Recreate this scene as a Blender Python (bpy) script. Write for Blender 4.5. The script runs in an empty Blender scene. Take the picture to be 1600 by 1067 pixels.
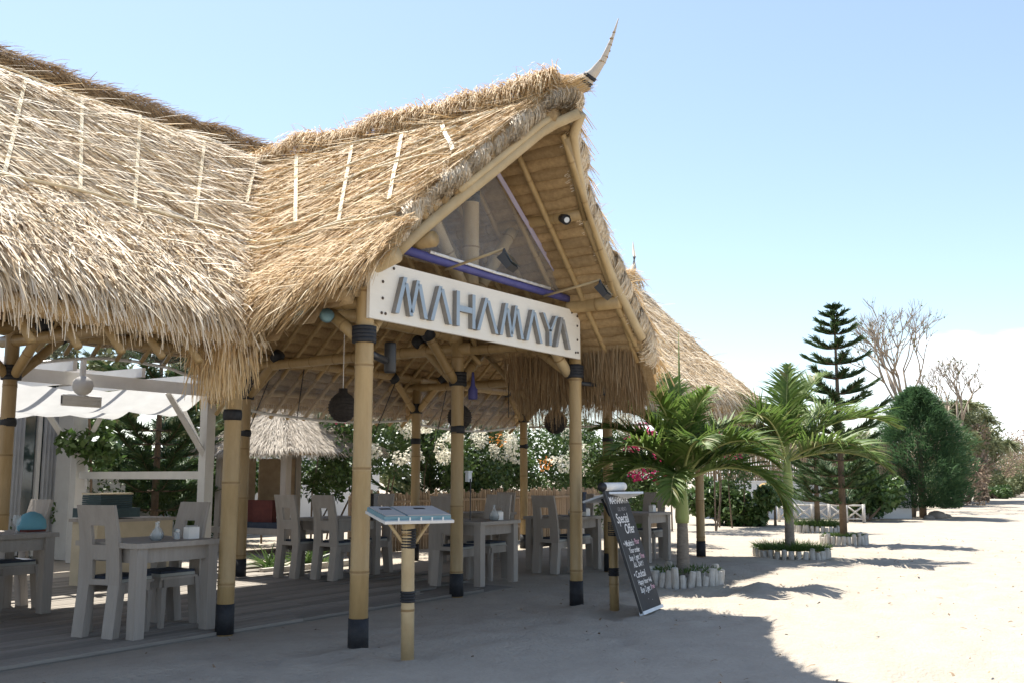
import bpy, math, random
import numpy as np
from mathutils import Vector, Matrix
random.seed(7); RS = np.random.RandomState(11)
R = math.radians
SC = bpy.context.scene; COL = SC.collection
# ------------------------------------------------------------------ camera, sky, sun, exposure
AZ = R(33.8695); PITCH = R(7.770)
cam = bpy.data.cameras.new('camera'); camo = bpy.data.objects.new('camera', cam); COL.objects.link(camo)
cam.sensor_width = 36; cam.lens = 36*1550/1600; cam.clip_end = 3000
camo.location = (0, 0, 1.42); camo.rotation_euler = (R(90)+PITCH, 0, AZ-R(90)); SC.camera = camo
SUNV = Vector((0.17, 0.47, 1.0)).normalized()
W = bpy.data.worlds.new('World'); SC.world = W; W.use_nodes = True
wn = W.node_tree; wn.nodes.clear()
def N(nt, t, **k):
    n = nt.nodes.new(t)
    for a, v in k.items(): setattr(n, a, v)
    return n
sky = N(wn, 'ShaderNodeTexSky', sky_type='NISHITA', sun_disc=False)
sky.sun_elevation = math.asin(SUNV.z); sky.sun_rotation = math.atan2(SUNV.x, SUNV.y)
sky.air_density = 1.0; sky.dust_density = .5; sky.ozone_density = .6
bg = N(wn, 'ShaderNodeBackground'); bg.inputs['Strength'].default_value = 0.102
wo = N(wn, 'ShaderNodeOutputWorld')
geo = N(wn, 'ShaderNodeTexCoord')
sep = N(wn, 'ShaderNodeSeparateXYZ'); wn.links.new(geo.outputs['Generated'], sep.inputs[0])
mp = N(wn, 'ShaderNodeMapping'); mp.inputs['Scale'].default_value = (1, 1, 2.6); wn.links.new(geo.outputs['Generated'], mp.inputs[0])
nz = N(wn, 'ShaderNodeTexNoise'); nz.inputs['Scale'].default_value = 5.2; nz.inputs['Detail'].default_value = 7; nz.inputs['Roughness'].default_value = .56
wn.links.new(mp.outputs[0], nz.inputs['Vector'])
el = N(wn, 'ShaderNodeMapRange'); el.inputs['From Min'].default_value = .02; el.inputs['From Max'].default_value = .24; el.inputs['To Min'].default_value = .20; el.inputs['To Max'].default_value = -.30
wn.links.new(sep.outputs['Z'], el.inputs['Value'])
ad = N(wn, 'ShaderNodeMath', operation='ADD'); wn.links.new(nz.outputs['Fac'], ad.inputs[0]); wn.links.new(el.outputs[0], ad.inputs[1])
cm = N(wn, 'ShaderNodeMapRange', interpolation_type='SMOOTHSTEP'); cm.inputs['From Min'].default_value = .50; cm.inputs['From Max'].default_value = .66
cm.inputs['To Max'].default_value = .85
wn.links.new(ad.outputs[0], cm.inputs['Value'])
mx = N(wn, 'ShaderNodeMixRGB'); mx.inputs['Color2'].default_value = (8.6, 8.9, 9.2, 1)
wn.links.new(cm.outputs[0], mx.inputs['Fac']); hz = N(wn, 'ShaderNodeMixRGB'); hz.inputs['Fac'].default_value = .14; hz.inputs['Color2'].default_value = (3.9, 4.35, 4.75, 1); wn.links.new(sky.outputs[0], hz.inputs['Color1'])
wn.links.new(hz.outputs[0], mx.inputs['Color1'])
wn.links.new(mx.outputs[0], bg.inputs['Color']); wn.links.new(bg.outputs[0], wo.inputs['Surface'])
sl = bpy.data.lights.new('sun', 'SUN'); sl.energy = 5.0; sl.angle = R(.5); sl.color = (1, .95, .86)
so = bpy.data.objects.new('sun', sl); COL.objects.link(so); so.rotation_euler = (-SUNV).to_track_quat('-Z', 'Y').to_euler(); so.location = (0, 0, 20)
SC.view_settings.view_transform = 'Standard'; SC.view_settings.look = 'None'; SC.view_settings.gamma = 1
SC.view_settings.exposure = 1.15
SC.cycles.max_bounces = 8; SC.cycles.transparent_max_bounces = 12; SC.cycles.use_denoising = True

# ------------------------------------------------------------------ materials
MATS = {}
def mat(name, c1, c2=None, scale=8., rough=.8, island=None, bump=0., bscale=60., transl=0., spec=.3, objrand=0., stretch=None, contrast=.5, metal=0., detail=6, nrough=.6):
    """noise-mixed principled material; island = second colour picked per loose piece"""
    m = bpy.data.materials.new(name); m.use_nodes = True; nt = m.node_tree
    b = nt.nodes['Principled BSDF']; b.inputs['Roughness'].default_value = rough; b.inputs['Specular IOR Level'].default_value = spec; b.inputs['Metallic'].default_value = metal
    out = nt.nodes['Material Output']
    tc = N(nt, 'ShaderNodeTexCoord'); v = tc.outputs['Object']
    if stretch:
        mpp = N(nt, 'ShaderNodeMapping'); mpp.inputs['Scale'].default_value = stretch; nt.links.new(v, mpp.inputs[0]); v = mpp.outputs[0]
    ns = N(nt, 'ShaderNodeTexNoise'); ns.inputs['Scale'].default_value = scale; ns.inputs['Detail'].default_value = detail; ns.inputs['Roughness'].default_value = nrough
    nt.links.new(v, ns.inputs['Vector'])
    mr = N(nt, 'ShaderNodeMapRange'); mr.inputs['From Min'].default_value = .5-contrast*.4; mr.inputs['From Max'].default_value = .5+contrast*.4
    nt.links.new(ns.outputs['Fac'], mr.inputs['Value'])
    mxx = N(nt, 'ShaderNodeMixRGB'); mxx.inputs[1].default_value = (*c1, 1); mxx.inputs[2].default_value = (*(c2 or c1), 1)
    nt.links.new(mr.outputs[0], mxx.inputs[0]); col = mxx.outputs[0]
    if island:
        g = N(nt, 'ShaderNodeNewGeometry'); rp = N(nt, 'ShaderNodeValToRGB'); e = rp.color_ramp.elements
        e[0].position = 0; e[0].color = (*island[0], 1); e[1].position = 1; e[1].color = (*island[-1], 1)
        for i, cc in enumerate(island[1:-1]):
            q = e.new((i+1)/(len(island)-1)); q.color = (*cc, 1)
        nt.links.new(g.outputs['Random Per Island'], rp.inputs[0])
        m2 = N(nt, 'ShaderNodeMixRGB'); m2.inputs[0].default_value = .72; nt.links.new(col, m2.inputs[1]); nt.links.new(rp.outputs[0], m2.inputs[2]); col = m2.outputs[0]
    if objrand:
        oi = N(nt, 'ShaderNodeObjectInfo'); hs = N(nt, 'ShaderNodeHueSaturation')
        m3 = N(nt, 'ShaderNodeMapRange'); m3.inputs['To Min'].default_value = 1-objrand; m3.inputs['To Max'].default_value = 1+objrand
        nt.links.new(oi.outputs['Random'], m3.inputs['Value']); nt.links.new(m3.outputs[0], hs.inputs['Value']); nt.links.new(col, hs.inputs['Color']); col = hs.outputs[0]
    nt.links.new(col, b.inputs['Base Color'])
    if bump:
        n2 = N(nt, 'ShaderNodeTexNoise'); n2.inputs['Scale'].default_value = bscale; n2.inputs['Detail'].default_value = 5; nt.links.new(v, n2.inputs['Vector'])
        bp = N(nt, 'ShaderNodeBump'); bp.inputs['Strength'].default_value = bump; bp.inputs['Distance'].default_value = .02
        nt.links.new(n2.outputs['Fac'], bp.inputs['Height']); nt.links.new(bp.outputs[0], b.inputs['Normal'])
    if transl:
        tr = N(nt, 'ShaderNodeBsdfTranslucent'); nt.links.new(col, tr.inputs['Color'])
        ms = N(nt, 'ShaderNodeMixShader'); ms.inputs[0].default_value = transl
        nt.links.new(b.outputs[0], ms.inputs[1]); nt.links.new(tr.outputs[0], ms.inputs[2]); nt.links.new(ms.outputs[0], out.inputs['Surface'])
    MATS[name] = m; return m
def film(name, tint, alpha, rough=.12, bscale=3.):
    m = bpy.data.materials.new(name); m.use_nodes = True; nt = m.node_tree; b = nt.nodes['Principled BSDF']; out = nt.nodes['Material Output']
    b.inputs['Base Color'].default_value = (*tint, 1); b.inputs['Roughness'].default_value = rough; b.inputs['Specular IOR Level'].default_value = .7
    tr = N(nt, 'ShaderNodeBsdfTransparent'); tr.inputs[0].default_value = (.93, .94, .95, 1)
    tc = N(nt, 'ShaderNodeTexCoord'); n2 = N(nt, 'ShaderNodeTexNoise'); n2.inputs['Scale'].default_value = bscale; n2.inputs['Detail'].default_value = 4; n2.inputs['Distortion'].default_value = 1.2
    nt.links.new(tc.outputs['Object'], n2.inputs['Vector'])
    bp = N(nt, 'ShaderNodeBump'); bp.inputs['Strength'].default_value = .8; bp.inputs['Distance'].default_value = .08; nt.links.new(n2.outputs['Fac'], bp.inputs['Height']); nt.links.new(bp.outputs[0], b.inputs['Normal'])
    ms = N(nt, 'ShaderNodeMixShader'); ms.inputs[0].default_value = alpha
    nt.links.new(tr.outputs[0], ms.inputs[1]); nt.links.new(b.outputs[0], ms.inputs[2]); nt.links.new(ms.outputs[0], out.inputs['Surface'])
    MATS[name] = m; return m
mat('sand', (.425, .378, .315), (.305, .267, .22), 2.4, .95, bump=1., bscale=26, spec=.1, contrast=.75, detail=14, nrough=.74)
STRAW = [(.78, .70, .56), (.60, .40, .19), (.85, .79, .67), (.66, .49, .28), (.78, .68, .52), (.34, .21, .095), (.88, .83, .73), (.72, .60, .43)]
mat('straw', (.66, .55, .38), (.54, .41, .245), 2.2, .62, island=STRAW, transl=.12, spec=.35)
mat('straw_gold', (.66, .50, .28), (.55, .37, .17), 2.5, .62, island=[(.70, .52, .27), (.56, .34, .13), (.80, .69, .48), (.64, .44, .21), (.38, .23, .10), (.78, .64, .42)], transl=.15, spec=.3)
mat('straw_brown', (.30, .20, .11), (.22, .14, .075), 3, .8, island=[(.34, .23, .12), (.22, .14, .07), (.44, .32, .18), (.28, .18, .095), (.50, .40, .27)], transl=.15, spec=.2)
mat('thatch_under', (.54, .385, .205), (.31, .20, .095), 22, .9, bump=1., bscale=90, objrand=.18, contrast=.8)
mat('shell', (.56, .44, .27), (.42, .30, .165), 9, .95, bump=.6, bscale=50)
mat('straw_grey', (.50, .45, .38), (.38, .335, .28), 3, .85, island=[(.56, .50, .42), (.40, .35, .29), (.62, .57, .5), (.46, .41, .34)], transl=.1)
mat('bamboo', (.42, .30, .145), (.26, .17, .07), 5, .42, bump=.2, bscale=60, objrand=.15, spec=.45, stretch=(2.5, 2.5, .5), contrast=.9, nrough=.7)
mat('bamboo_node', (.22, .14, .06), (.31, .21, .10), 9, .6, objrand=.1)
mat('bamboo_pale', (.50, .395, .235), (.36, .26, .135), 5, .5, bump=.2, objrand=.12, spec=.35, contrast=.8, nrough=.7)
mat('splint', (.66, .58, .42), (.52, .43, .28), 6, .6, objrand=.1)
mat('rubber', (.018, .019, .022), (.03, .031, .035), 20, .6, bump=.3, bscale=80)
mat('wood_grey', (.39, .35, .31), (.27, .238, .205), 7, .75, bump=.5, bscale=40, objrand=.12, stretch=(1.6, 1.6, .16), contrast=.8, detail=9, nrough=.7)
mat('deck', (.30, .27, .235), (.20, .18, .155), 4, .85, bump=.5, bscale=50, objrand=.2, stretch=(.15, 1, 1), contrast=.8)
mat('cushion', (.035, .045, .065), (.055, .066, .09), 12, .9, bump=.3)
mat('cushion_pale', (.40, .40, .37), (.32, .32, .29), 12, .9)
mat('sign_white', (.78, .75, .68), (.68, .64, .565), 3.5, .7, bump=.25, bscale=25, stretch=(.3, 1, 1.6), contrast=.9)
mat('letter_blue', (.33, .41, .49), (.27, .345, .42), 6, .55)
mat('letter_side', (.27, .255, .235), (.20, .19, .175), 6, .8)
mat('letter_worn', (.24, .225, .205), (.30, .33, .36), 9, .8)
mat('bolt', (.06, .05, .045), (.10, .07, .05), 30, .6)
mat('black_metal', (.018, .018, .02), (.028, .028, .03), 12, .45, spec=.5)
mat('wicker', (.022, .019, .017), (.05, .042, .036), 30, .8, bump=.8, bscale=60)
mat('white_paint', (.66, .65, .62), (.54, .52, .49), 4, .7, bump=.2, bscale=30, objrand=.06, contrast=.8)
mat('white_wall', (.78, .77, .75), (.70, .69, .67), 1.2, .9)
mat('fabric_white', (.58, .58, .57), (.50, .50, .49), 3, .9, transl=.40)
mat('curtain', (.50, .51, .53), (.40, .41, .43), 4, .9, transl=.2)
mat('grey_board', (.42, .43, .45), (.36, .37, .39), 3, .8)
mat('glassdark', (.03, .05, .055), (.05, .07, .075), 2, .08, spec=.8)
mat('blue_tarp', (.055, .058, .20), (.09, .09, .26), 8, .5)
mat('lavender', (.48, .44, .56), (.40, .36, .48), 8, .7)
mat('slate', (.022, .022, .024), (.035, .035, .037), 9, .7)
mat('chalk', (.78, .77, .75), (.62, .61, .6), 30, .9)
mat('chalk_pink', (.62, .38, .44), (.5, .3, .36), 30, .9)
mat('chalk_dim', (.30, .29, .30), (.12, .12, .12), 30, .9)
mat('steel_pale', (.62, .66, .70), (.55, .59, .63), 8, .4, spec=.5)
mat('teal_card', (.20, .33, .36), (.14, .25, .29), 8, .6)
mat('grey_card', (.46, .43, .40), (.38, .355, .33), 6, .7)
mat('teal_dark', (.045, .075, .08), (.03, .05, .055), 8, .6)
mat('beige', (.52, .44, .31), (.43, .36, .25), 5, .85, bump=.2)
mat('light_blue', (.16, .38, .46), (.12, .30, .38), 6, .9)
mat('maroon', (.14, .045, .035), (.09, .03, .028), 8, .9)
mat('napkin', (.82, .81, .78), (.72, .71, .68), 9, .8)
mat('ochre', (.52, .36, .13), (.42, .28, .1), 8, .7)
mat('bark_palm', (.27, .235, .20), (.17, .145, .12), 14, .9, bump=.5, bscale=30, stretch=(1, 1, 3))
mat('crownshaft', (.24, .30, .09), (.33, .36, .15), 4, .5, stretch=(3, 3, .6))
mat('palm_leaf', (.095, .17, .035), (.14, .215, .05), 3, .55, island=[(.075, .15, .028), (.15, .225, .05), (.10, .175, .033), (.21, .26, .08), (.12, .20, .04), (.085, .155, .03), (.30, .26, .12)], transl=.38, spec=.35)
mat('palm_dry', (.36, .30, .15), (.28, .22, .1), 5, .7, transl=.2)
mat('rachis', (.26, .30, .09), (.34, .34, .14), 4, .5)
mat('bark', (.21, .155, .11), (.13, .095, .065), 9, .95, bump=.7, bscale=25)
mat('bark_pale', (.34, .285, .225), (.25, .2, .155), 9, .95, bump=.5)
mat('pine_leaf', (.04, .08, .03), (.06, .105, .04), 3, .6, island=[(.035, .075, .028), (.07, .12, .045), (.05, .09, .034), (.10, .13, .05)], transl=.25)
mat('cone_leaf', (.05, .11, .05), (.07, .135, .055), 2, .6, island=[(.045, .10, .045), (.08, .15, .06), (.055, .115, .046), (.10, .165, .065)], transl=.35)
mat('hedge_leaf', (.055, .105, .028), (.08, .135, .035), 2, .45, island=[(.045, .09, .025), (.10, .16, .045), (.06, .115, .03), (.13, .18, .06)], transl=.3, spec=.45)
mat('flower_white', (.82, .80, .70), (.74, .71, .58), 6, .7, transl=.35)
mat('flower_orange', (.62, .27, .06), (.52, .2, .05), 6, .7, transl=.3)
mat('flower_pink', (.66, .05, .17), (.55, .04, .2), 6, .7, transl=.3)
mat('grass', (.075, .135, .03), (.11, .17, .045), 4, .6, island=[(.06, .12, .03), (.12, .18, .05), (.085, .14, .035)], transl=.3)
mat('dry_scrub', (.29, .215, .155), (.22, .16, .11), 3, .9, island=[(.32, .24, .175), (.21, .155, .11), (.38, .3, .22)], transl=.15)
mat('olive_leaf', (.15, .165, .07), (.11, .13, .05), 2, .6, island=[(.16, .18, .08), (.10, .125, .05), (.21, .21, .11)], transl=.25)
mat('pandan_leaf', (.12, .15, .06), (.17, .19, .085), 3, .5, island=[(.10, .14, .055), (.19, .21, .10), (.26, .25, .14), (.13, .16, .065)], transl=.2)
mat('limewash', (.66, .64, .60), (.34, .30, .25), 9, .9, bump=.5, bscale=25, objrand=.08, contrast=.9)
mat('fence_cane', (.36, .27, .18), (.27, .195, .13), 6, .85, objrand=.2)
mat('stone', (.36, .31, .26), (.27, .23, .19), 7, .9, bump=.5)
mat('debris', (.26, .18, .11), (.15, .105, .07), 9, .9, island=[(.3, .2, .12), (.13, .09, .06), (.4, .3, .2)])
film('clear_film', (.50, .52, .56), .27); film('film_hazy', (.50, .52, .55), .20, .16, 2.2)
film('hem', (.80, .80, .80), .85, .3, 6); film('glass', (.8, .85, .86), .30, .03, 1.)

# ------------------------------------------------------------------ mesh helpers
def setp(o, label=None, cat=None, group=None, kind=None):
    for k, v in (('label', label), ('category', cat), ('group', group), ('kind', kind)):
        if v: o[k] = v
    return o
def link(o, parent=None):
    COL.objects.link(o)
    if parent is not None:
        o.parent = parent
        if parent.type == 'EMPTY': o.matrix_parent_inverse = Matrix.Translation(-parent.location)
    return o
def thing(name, loc, label, cat, group=None):
    o = bpy.data.objects.new(name, None); COL.objects.link(o); o.location = loc; o.empty_display_size = .2
    return setp(o, label, cat, group)
class MB:
    def __init__(s): s.v = []; s.f = []; s.mi = []; s.cur = 0
    def add(s, vs, fs):
        b = len(s.v); s.v += [tuple(p) for p in vs]; s.f += [tuple(i+b for i in q) for q in fs]; s.mi += [s.cur]*len(fs); return s
    def box(s, c, d, rz=0., M=None, taper=1.):
        x, y, z = d[0]/2, d[1]/2, d[2]/2; c = Vector(c); q = Matrix.Rotation(rz, 3, 'Z') if M is None else M
        vs = [c+q@Vector((sx*x*(taper if sz < 0 else 1), sy*y*(taper if sz < 0 else 1), sz*z)) for sz in (-1, 1) for sx, sy in ((-1, -1), (1, -1), (1, 1), (-1, 1))]
        return s.add(vs, [(3, 2, 1, 0), (4, 5, 6, 7), (0, 1, 5, 4), (1, 2, 6, 5), (2, 3, 7, 6), (3, 0, 4, 7)])
    def tube(s, pts, rad, n=10, cap=True):
        pts = [Vector(p) for p in pts]; k = len(pts)
        if not hasattr(rad, '__len__'): rad = [rad]*k
        vs = []; ref = None
        for i, p in enumerate(pts):
            t = (pts[min(i+1, k-1)]-pts[max(i-1, 0)]).normalized()
            if ref is None: ref = Vector((0, 0, 1)) if abs(t.z) < .9 else Vector((1, 0, 0))
            a = t.cross(ref)
            if a.length < 1e-4: a = t.orthogonal()
            a.normalize(); b = t.cross(a); ref = -b if False else ref
            for j in range(n):
                w = 2*math.pi*j/n; vs.append(p+(a*math.cos(w)+b*math.sin(w))*rad[i])
        fs = [(i*n+j, i*n+(j+1) % n, (i+1)*n+(j+1) % n, (i+1)*n+j) for i in range(k-1) for j in range(n)]
        if cap: fs += [tuple(range(n-1, -1, -1)), tuple((k-1)*n+j for j in range(n))]
        return s.add(vs, fs)
    def lathe(s, prof, c=(0, 0, 0), n=16):
        k = len(prof); vs = [(c[0]+r*math.cos(2*math.pi*j/n), c[1]+r*math.sin(2*math.pi*j/n), c[2]+z) for r, z in prof for j in range(n)]
        fs = [(i*n+j, i*n+(j+1) % n, (i+1)*n+(j+1) % n, (i+1)*n+j) for i in range(k-1) for j in range(n)]
        fs += [tuple(range(n-1, -1, -1)), tuple((k-1)*n+j for j in range(n))]
        return s.add(vs, fs)
    def prism(s, poly, axis_o, ex, ey, ez, th):
        o = Vector(axis_o); ex, ey, ez = Vector(ex), Vector(ey), Vector(ez); n = len(poly)
        vs = [o+ex*a+ey*b for a, b in poly]+[o+ex*a+ey*b+ez*th for a, b in poly]
        c0 = s.cur; s.add(vs, [tuple(range(n)), tuple(range(2*n-1, n-1, -1))]); s.cur = 1 if s.cur == 0 and getattr(s, 'side', False) else c0
        b = len(s.v)-2*n
        for i in range(n): s.f.append((b+i, b+(i+1) % n, b+n+(i+1) % n, b+n+i)); s.mi.append(s.cur)
        s.cur = c0; return s
    def mesh(s, name, mats, smooth=False):
        me = bpy.data.meshes.new(name); me.from_pydata(s.v, [], s.f)
        for m in (mats if isinstance(mats, (list, tuple)) else [mats]): me.materials.append(MATS[m])
        if len(me.materials) > 1: me.polygons.foreach_set('material_index', s.mi)
        if smooth: me.polygons.foreach_set('use_smooth', [True]*len(me.polygons))
        me.update(); return me
    def build(s, name, mats, parent=None, smooth=False, **k):
        return setp(link(bpy.data.objects.new(name, s.mesh(name, mats, smooth)), parent), **k)
def inst(name, me, parent, loc=(0, 0, 0), rot=(0, 0, 0), scl=(1, 1, 1), **k):
    o = bpy.data.objects.new(name, me); link(o, parent); o.location = loc; o.rotation_euler = rot; o.scale = scl; return setp(o, **k)
def copy_tree(o, parent=None):
    c = o.copy(); COL.objects.link(c)
    if parent is not None: c.parent = parent
    for ch in list(o.children): copy_tree(ch, c)
    return c
def np_mesh(name, V, F, mats, midx=None):
    me = bpy.data.meshes.new(name); nf, k = F.shape
    me.vertices.add(len(V)); me.vertices.foreach_set('co', V.astype(np.float32).ravel())
    me.loops.add(nf*k); me.loops.foreach_set('vertex_index', F.astype(np.int32).ravel())
    me.polygons.add(nf); me.polygons.foreach_set('loop_start', np.arange(0, nf*k, k, dtype=np.int32))
    for m in (mats if isinstance(mats, (list, tuple)) else [mats]): me.materials.append(MATS[m])
    if midx is not None: me.polygons.foreach_set('material_index', midx.astype(np.int32))
    me.update(calc_edges=True); return me
def norm(a): return a/np.maximum(np.linalg.norm(a, axis=-1, keepdims=True), 1e-9)
def blades(P, D, Nn, L, Wd, droop=0., lift=0., segs=2, taper=.75, twist=.5):
    """strips: root P, direction D, surface normal Nn, length L, width Wd -> V, F (quads)"""
    n = len(P); D = norm(D); S = np.cross(D, Nn); S = norm(S); T = RS.uniform(-twist, twist, (n, 1)); S = norm(S+Nn*T)
    L = np.broadcast_to(L, (n,))[:, None]; Wd = np.broadcast_to(Wd, (n,))[:, None]; droop = np.broadcast_to(droop, (n,))[:, None]
    rows = []
    for i in range(segs+1):
        t = i/segs; c = P+D*L*t+Nn*(lift*math.sin(math.pi*t))
        c = c-np.array([0, 0, 1.])*(droop*L*t*t); w = Wd*(1-taper*t**1.5)*.5
        rows += [c-S*w, c+S*w]
    V = np.stack(rows, 1).reshape(-1, 3); m = 2*(segs+1)
    F = np.concatenate([np.stack([np.arange(n)*m+2*i, np.arange(n)*m+2*i+1, np.arange(n)*m+2*i+3, np.arange(n)*m+2*i+2], 1) for i in range(segs)])
    return V, F
def join(parts):
    Vs, Fs, b = [], [], 0
    for V, F in parts: Vs.append(V); Fs.append(F+b); b += len(V)
    return np.concatenate(Vs), np.concatenate(Fs)
def npobj(name, parts, mats, parent=None, **k):
    V, F = join(parts); return setp(link(bpy.data.objects.new(name, np_mesh(name, V, F, mats)), parent), **k)
def rnd(n): return norm(RS.normal(size=(n, 3)))
def bam_pts(a, b, r, node=.42, jit=.0):
    """points and radii of a bamboo cane with swollen nodes"""
    a, b = Vector(a), Vector(b); Ln = (b-a).length; pts = [a]; rr = [r]; t = node*random.uniform(.3, .9)
    while t < Ln-.05:
        for dt, k in ((-.02, 1.0), (-.005, 1.075), (.004, .985), (.014, 1.06), (.03, 1.0)):
            pts.append(a+(b-a)*((t+dt)/Ln)); rr.append(r*k)
        t += node*random.uniform(.8, 1.2)
    pts.append(b); rr.append(r*.97); return pts, rr
def bamboo(name, a, b, r, parent, m='bamboo', n=12, node=.42, **k):
    mb = MB(); p, q = bam_pts(a, b, r, node)
    if len(p) > 2 and 9 < n < 16:      # a slight natural bow
        A_, B_ = Vector(a), Vector(b); sd = (B_-A_).orthogonal().normalized(); bow = random.uniform(-.012, .012)*(B_-A_).length
        p = [c+sd*bow*math.sin(math.pi*(c-A_).length/(B_-A_).length) for c in p]
    mb.tube(p, q, n)
    for i in range((len(p)-2)//5):
        for sg in (2, 3):
            for j in range(n): mb.mi[(i*5+sg)*n+j] = 1
    return mb.build(name, [m, 'bamboo_node'], parent, True, **k)

# ------------------------------------------------------------------ ground
def sand():
    xs = np.concatenate([-np.geomspace(2, 500, 14)[::-1]+1, np.arange(0, 24, .12), np.arange(24, 60, .6), np.geomspace(60, 900, 22)])
    ys = np.concatenate([-np.geomspace(3, 500, 16)[::-1], np.arange(-2.5, 7.32, .12), np.array([7.36, 8, 10, 12, 14, 17, 20, 25]), np.geomspace(30, 700, 16)])
    X, Y = np.meshgrid(xs, ys, indexing='ij'); Z = np.zeros_like(X)
    for i in range(26):
        a = RS.uniform(0, 6.28); k = RS.uniform(1.2, 9); Z += np.sin((X*math.cos(a)+Y*math.sin(a))*k+RS.uniform(0, 6.28))*.010/k**.9
    for i in range(700):   # footprints and scuffs
        cx, cy = RS.uniform(3, 24), RS.uniform(-2, 6.6); r = RS.uniform(.09, .26); d2 = ((X-cx)**2+((Y-cy)*RS.uniform(.8, 1.6))**2)/r**2
        Z += (-.030*np.exp(-d2)+.012*np.exp(-(np.sqrt(d2)-1.5)**2*4))*RS.uniform(.5, 1.4)
    for y0, k in ((-.2, .9), (1.1, 1.), (-1.6, .7)):   # worn wheel ruts along the track
        Z -= .028*k*np.exp(-((Y-y0-.35*np.sin(X*.12)-.05*np.sin(X*1.3))/.13)**2)*(.6+.4*np.sin(X*5.1)**2)
    near = np.clip((7.2-Y)/.4, 0, 1)*np.clip((60-X)/20, 0, 1)*np.clip((X+1)/1, 0, 1)*np.clip((Y+3)/1, 0, 1)
    Z = Z*near-.012*(1-near)*(Y > 7.2)*(X < 30)
    far = np.clip((X-45)/40, 0, 1); Z += far*.10*np.sin(X*.21+Y*.13)
    nx, ny = X.shape; I = np.arange(nx*ny).reshape(nx, ny)
    F = np.stack([I[:-1, :-1], I[1:, :-1], I[1:, 1:], I[:-1, 1:]], -1).reshape(-1, 4)
    V = np.stack([X, Y, Z], -1).reshape(-1, 3); me = np_mesh('sand_ground', V, F, 'sand'); me.polygons.foreach_set('use_smooth', [True]*len(me.polygons))
    o = bpy.data.objects.new('ground', me); COL.objects.link(o); setp(o, 'pale coral sand ground and track', kind='structure')
    n = 520; P = np.stack([RS.uniform(4, 26, n), RS.uniform(-1, 7.2, n), np.full(n, .012)], 1); D = rnd(n); D[:, 2] *= .15
    V, F = blades(P, D, np.tile([0, 0, 1.], (n, 1))+rnd(n)*.4, RS.uniform(.02, .075, n), RS.uniform(.01, .028, n), 0, .008, 2, .6)
    npobj('leaf_litter', [(V, F)], 'debris', label='scattered dry leaf bits and twigs on the sand', kind='stuff')
sand()
def deck():
    base = MB().box((3.5, 10.35, -.03), (15.2, 5.9, .05)).build('deck', 'deck', label='weathered grey plank deck beneath the thatched pavilion', kind='structure')
    y = 7.40; w = .135; i = 0; me = {}
    for ln in (3.1, 3.9, 4.3):
        m = MB().box((0, 0, 0), (ln-.006, w-.012, .028)); me[ln] = m.mesh('plank', 'deck')
    while y < 13.2:
        x = -4+(.9*i % 2.7)-2.7
        while x < 11.0:
            ln = random.choice((3.1, 3.9, 4.3))
            if x+ln > 11.25: ln = 3.1 if x+3.1 <= 12 else 3.1
            if x+ln/2 < 11.1-1.3 or x < 9.2:
                inst('plank', me[ln], base, (x+ln/2, y+w/2, .012+random.uniform(-.002, .002)))
            x += ln
        y += w; i += 1
deck()

# ------------------------------------------------------------------ pavilion roof geometry
YR = 9.35; XR = 8.1; XE = 18.25
PM = np.array([(0, 5.42), (.3, 5.2), (1.75, 3.75), (2.35, 3.22), (2.60, 3.0), (2.76, 2.80)])
PP = np.array([(0, 5.28), (.25, 5.06), (1.8, 3.42), (2.15, 3.06), (2.45, 2.62)])
def zmain(y): d = np.abs(YR-y); return np.where(d <= 2.76, np.interp(d, PM[:, 0], PM[:, 1]), -9)
def zpor(x): d = np.abs(x-XR); return np.where(d <= 2.45, np.interp(d, PP[:, 0], PP[:, 1]), -9)
def yfront(x):
    d = np.abs(x-XR)
    return np.where(x < XR, np.interp(d, [0, .16, .67, 1.09, 1.35, 1.6, 2.0, 2.5], [4.60, 4.88, 5.18, 5.44, 5.58, 5.68, 5.70, 5.66]), np.interp(d, [0, .1, .38, .78, 1.34, 1.92, 2.45], [4.60, 4.78, 4.90, 5.02, 5.02, 4.96, 4.96]))
def dmaxl(y): return np.interp(y, [5.2, 5.7, 6.7], [1.98, 2.12, 2.45])   # the left eave sweeps up towards the front
PAV = thing('thatched_pavilion', (8.1, 9.3, 0), 'long open-sided bamboo dining pavilion with shaggy straw thatch roof and gabled porch', 'pavilion')
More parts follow.
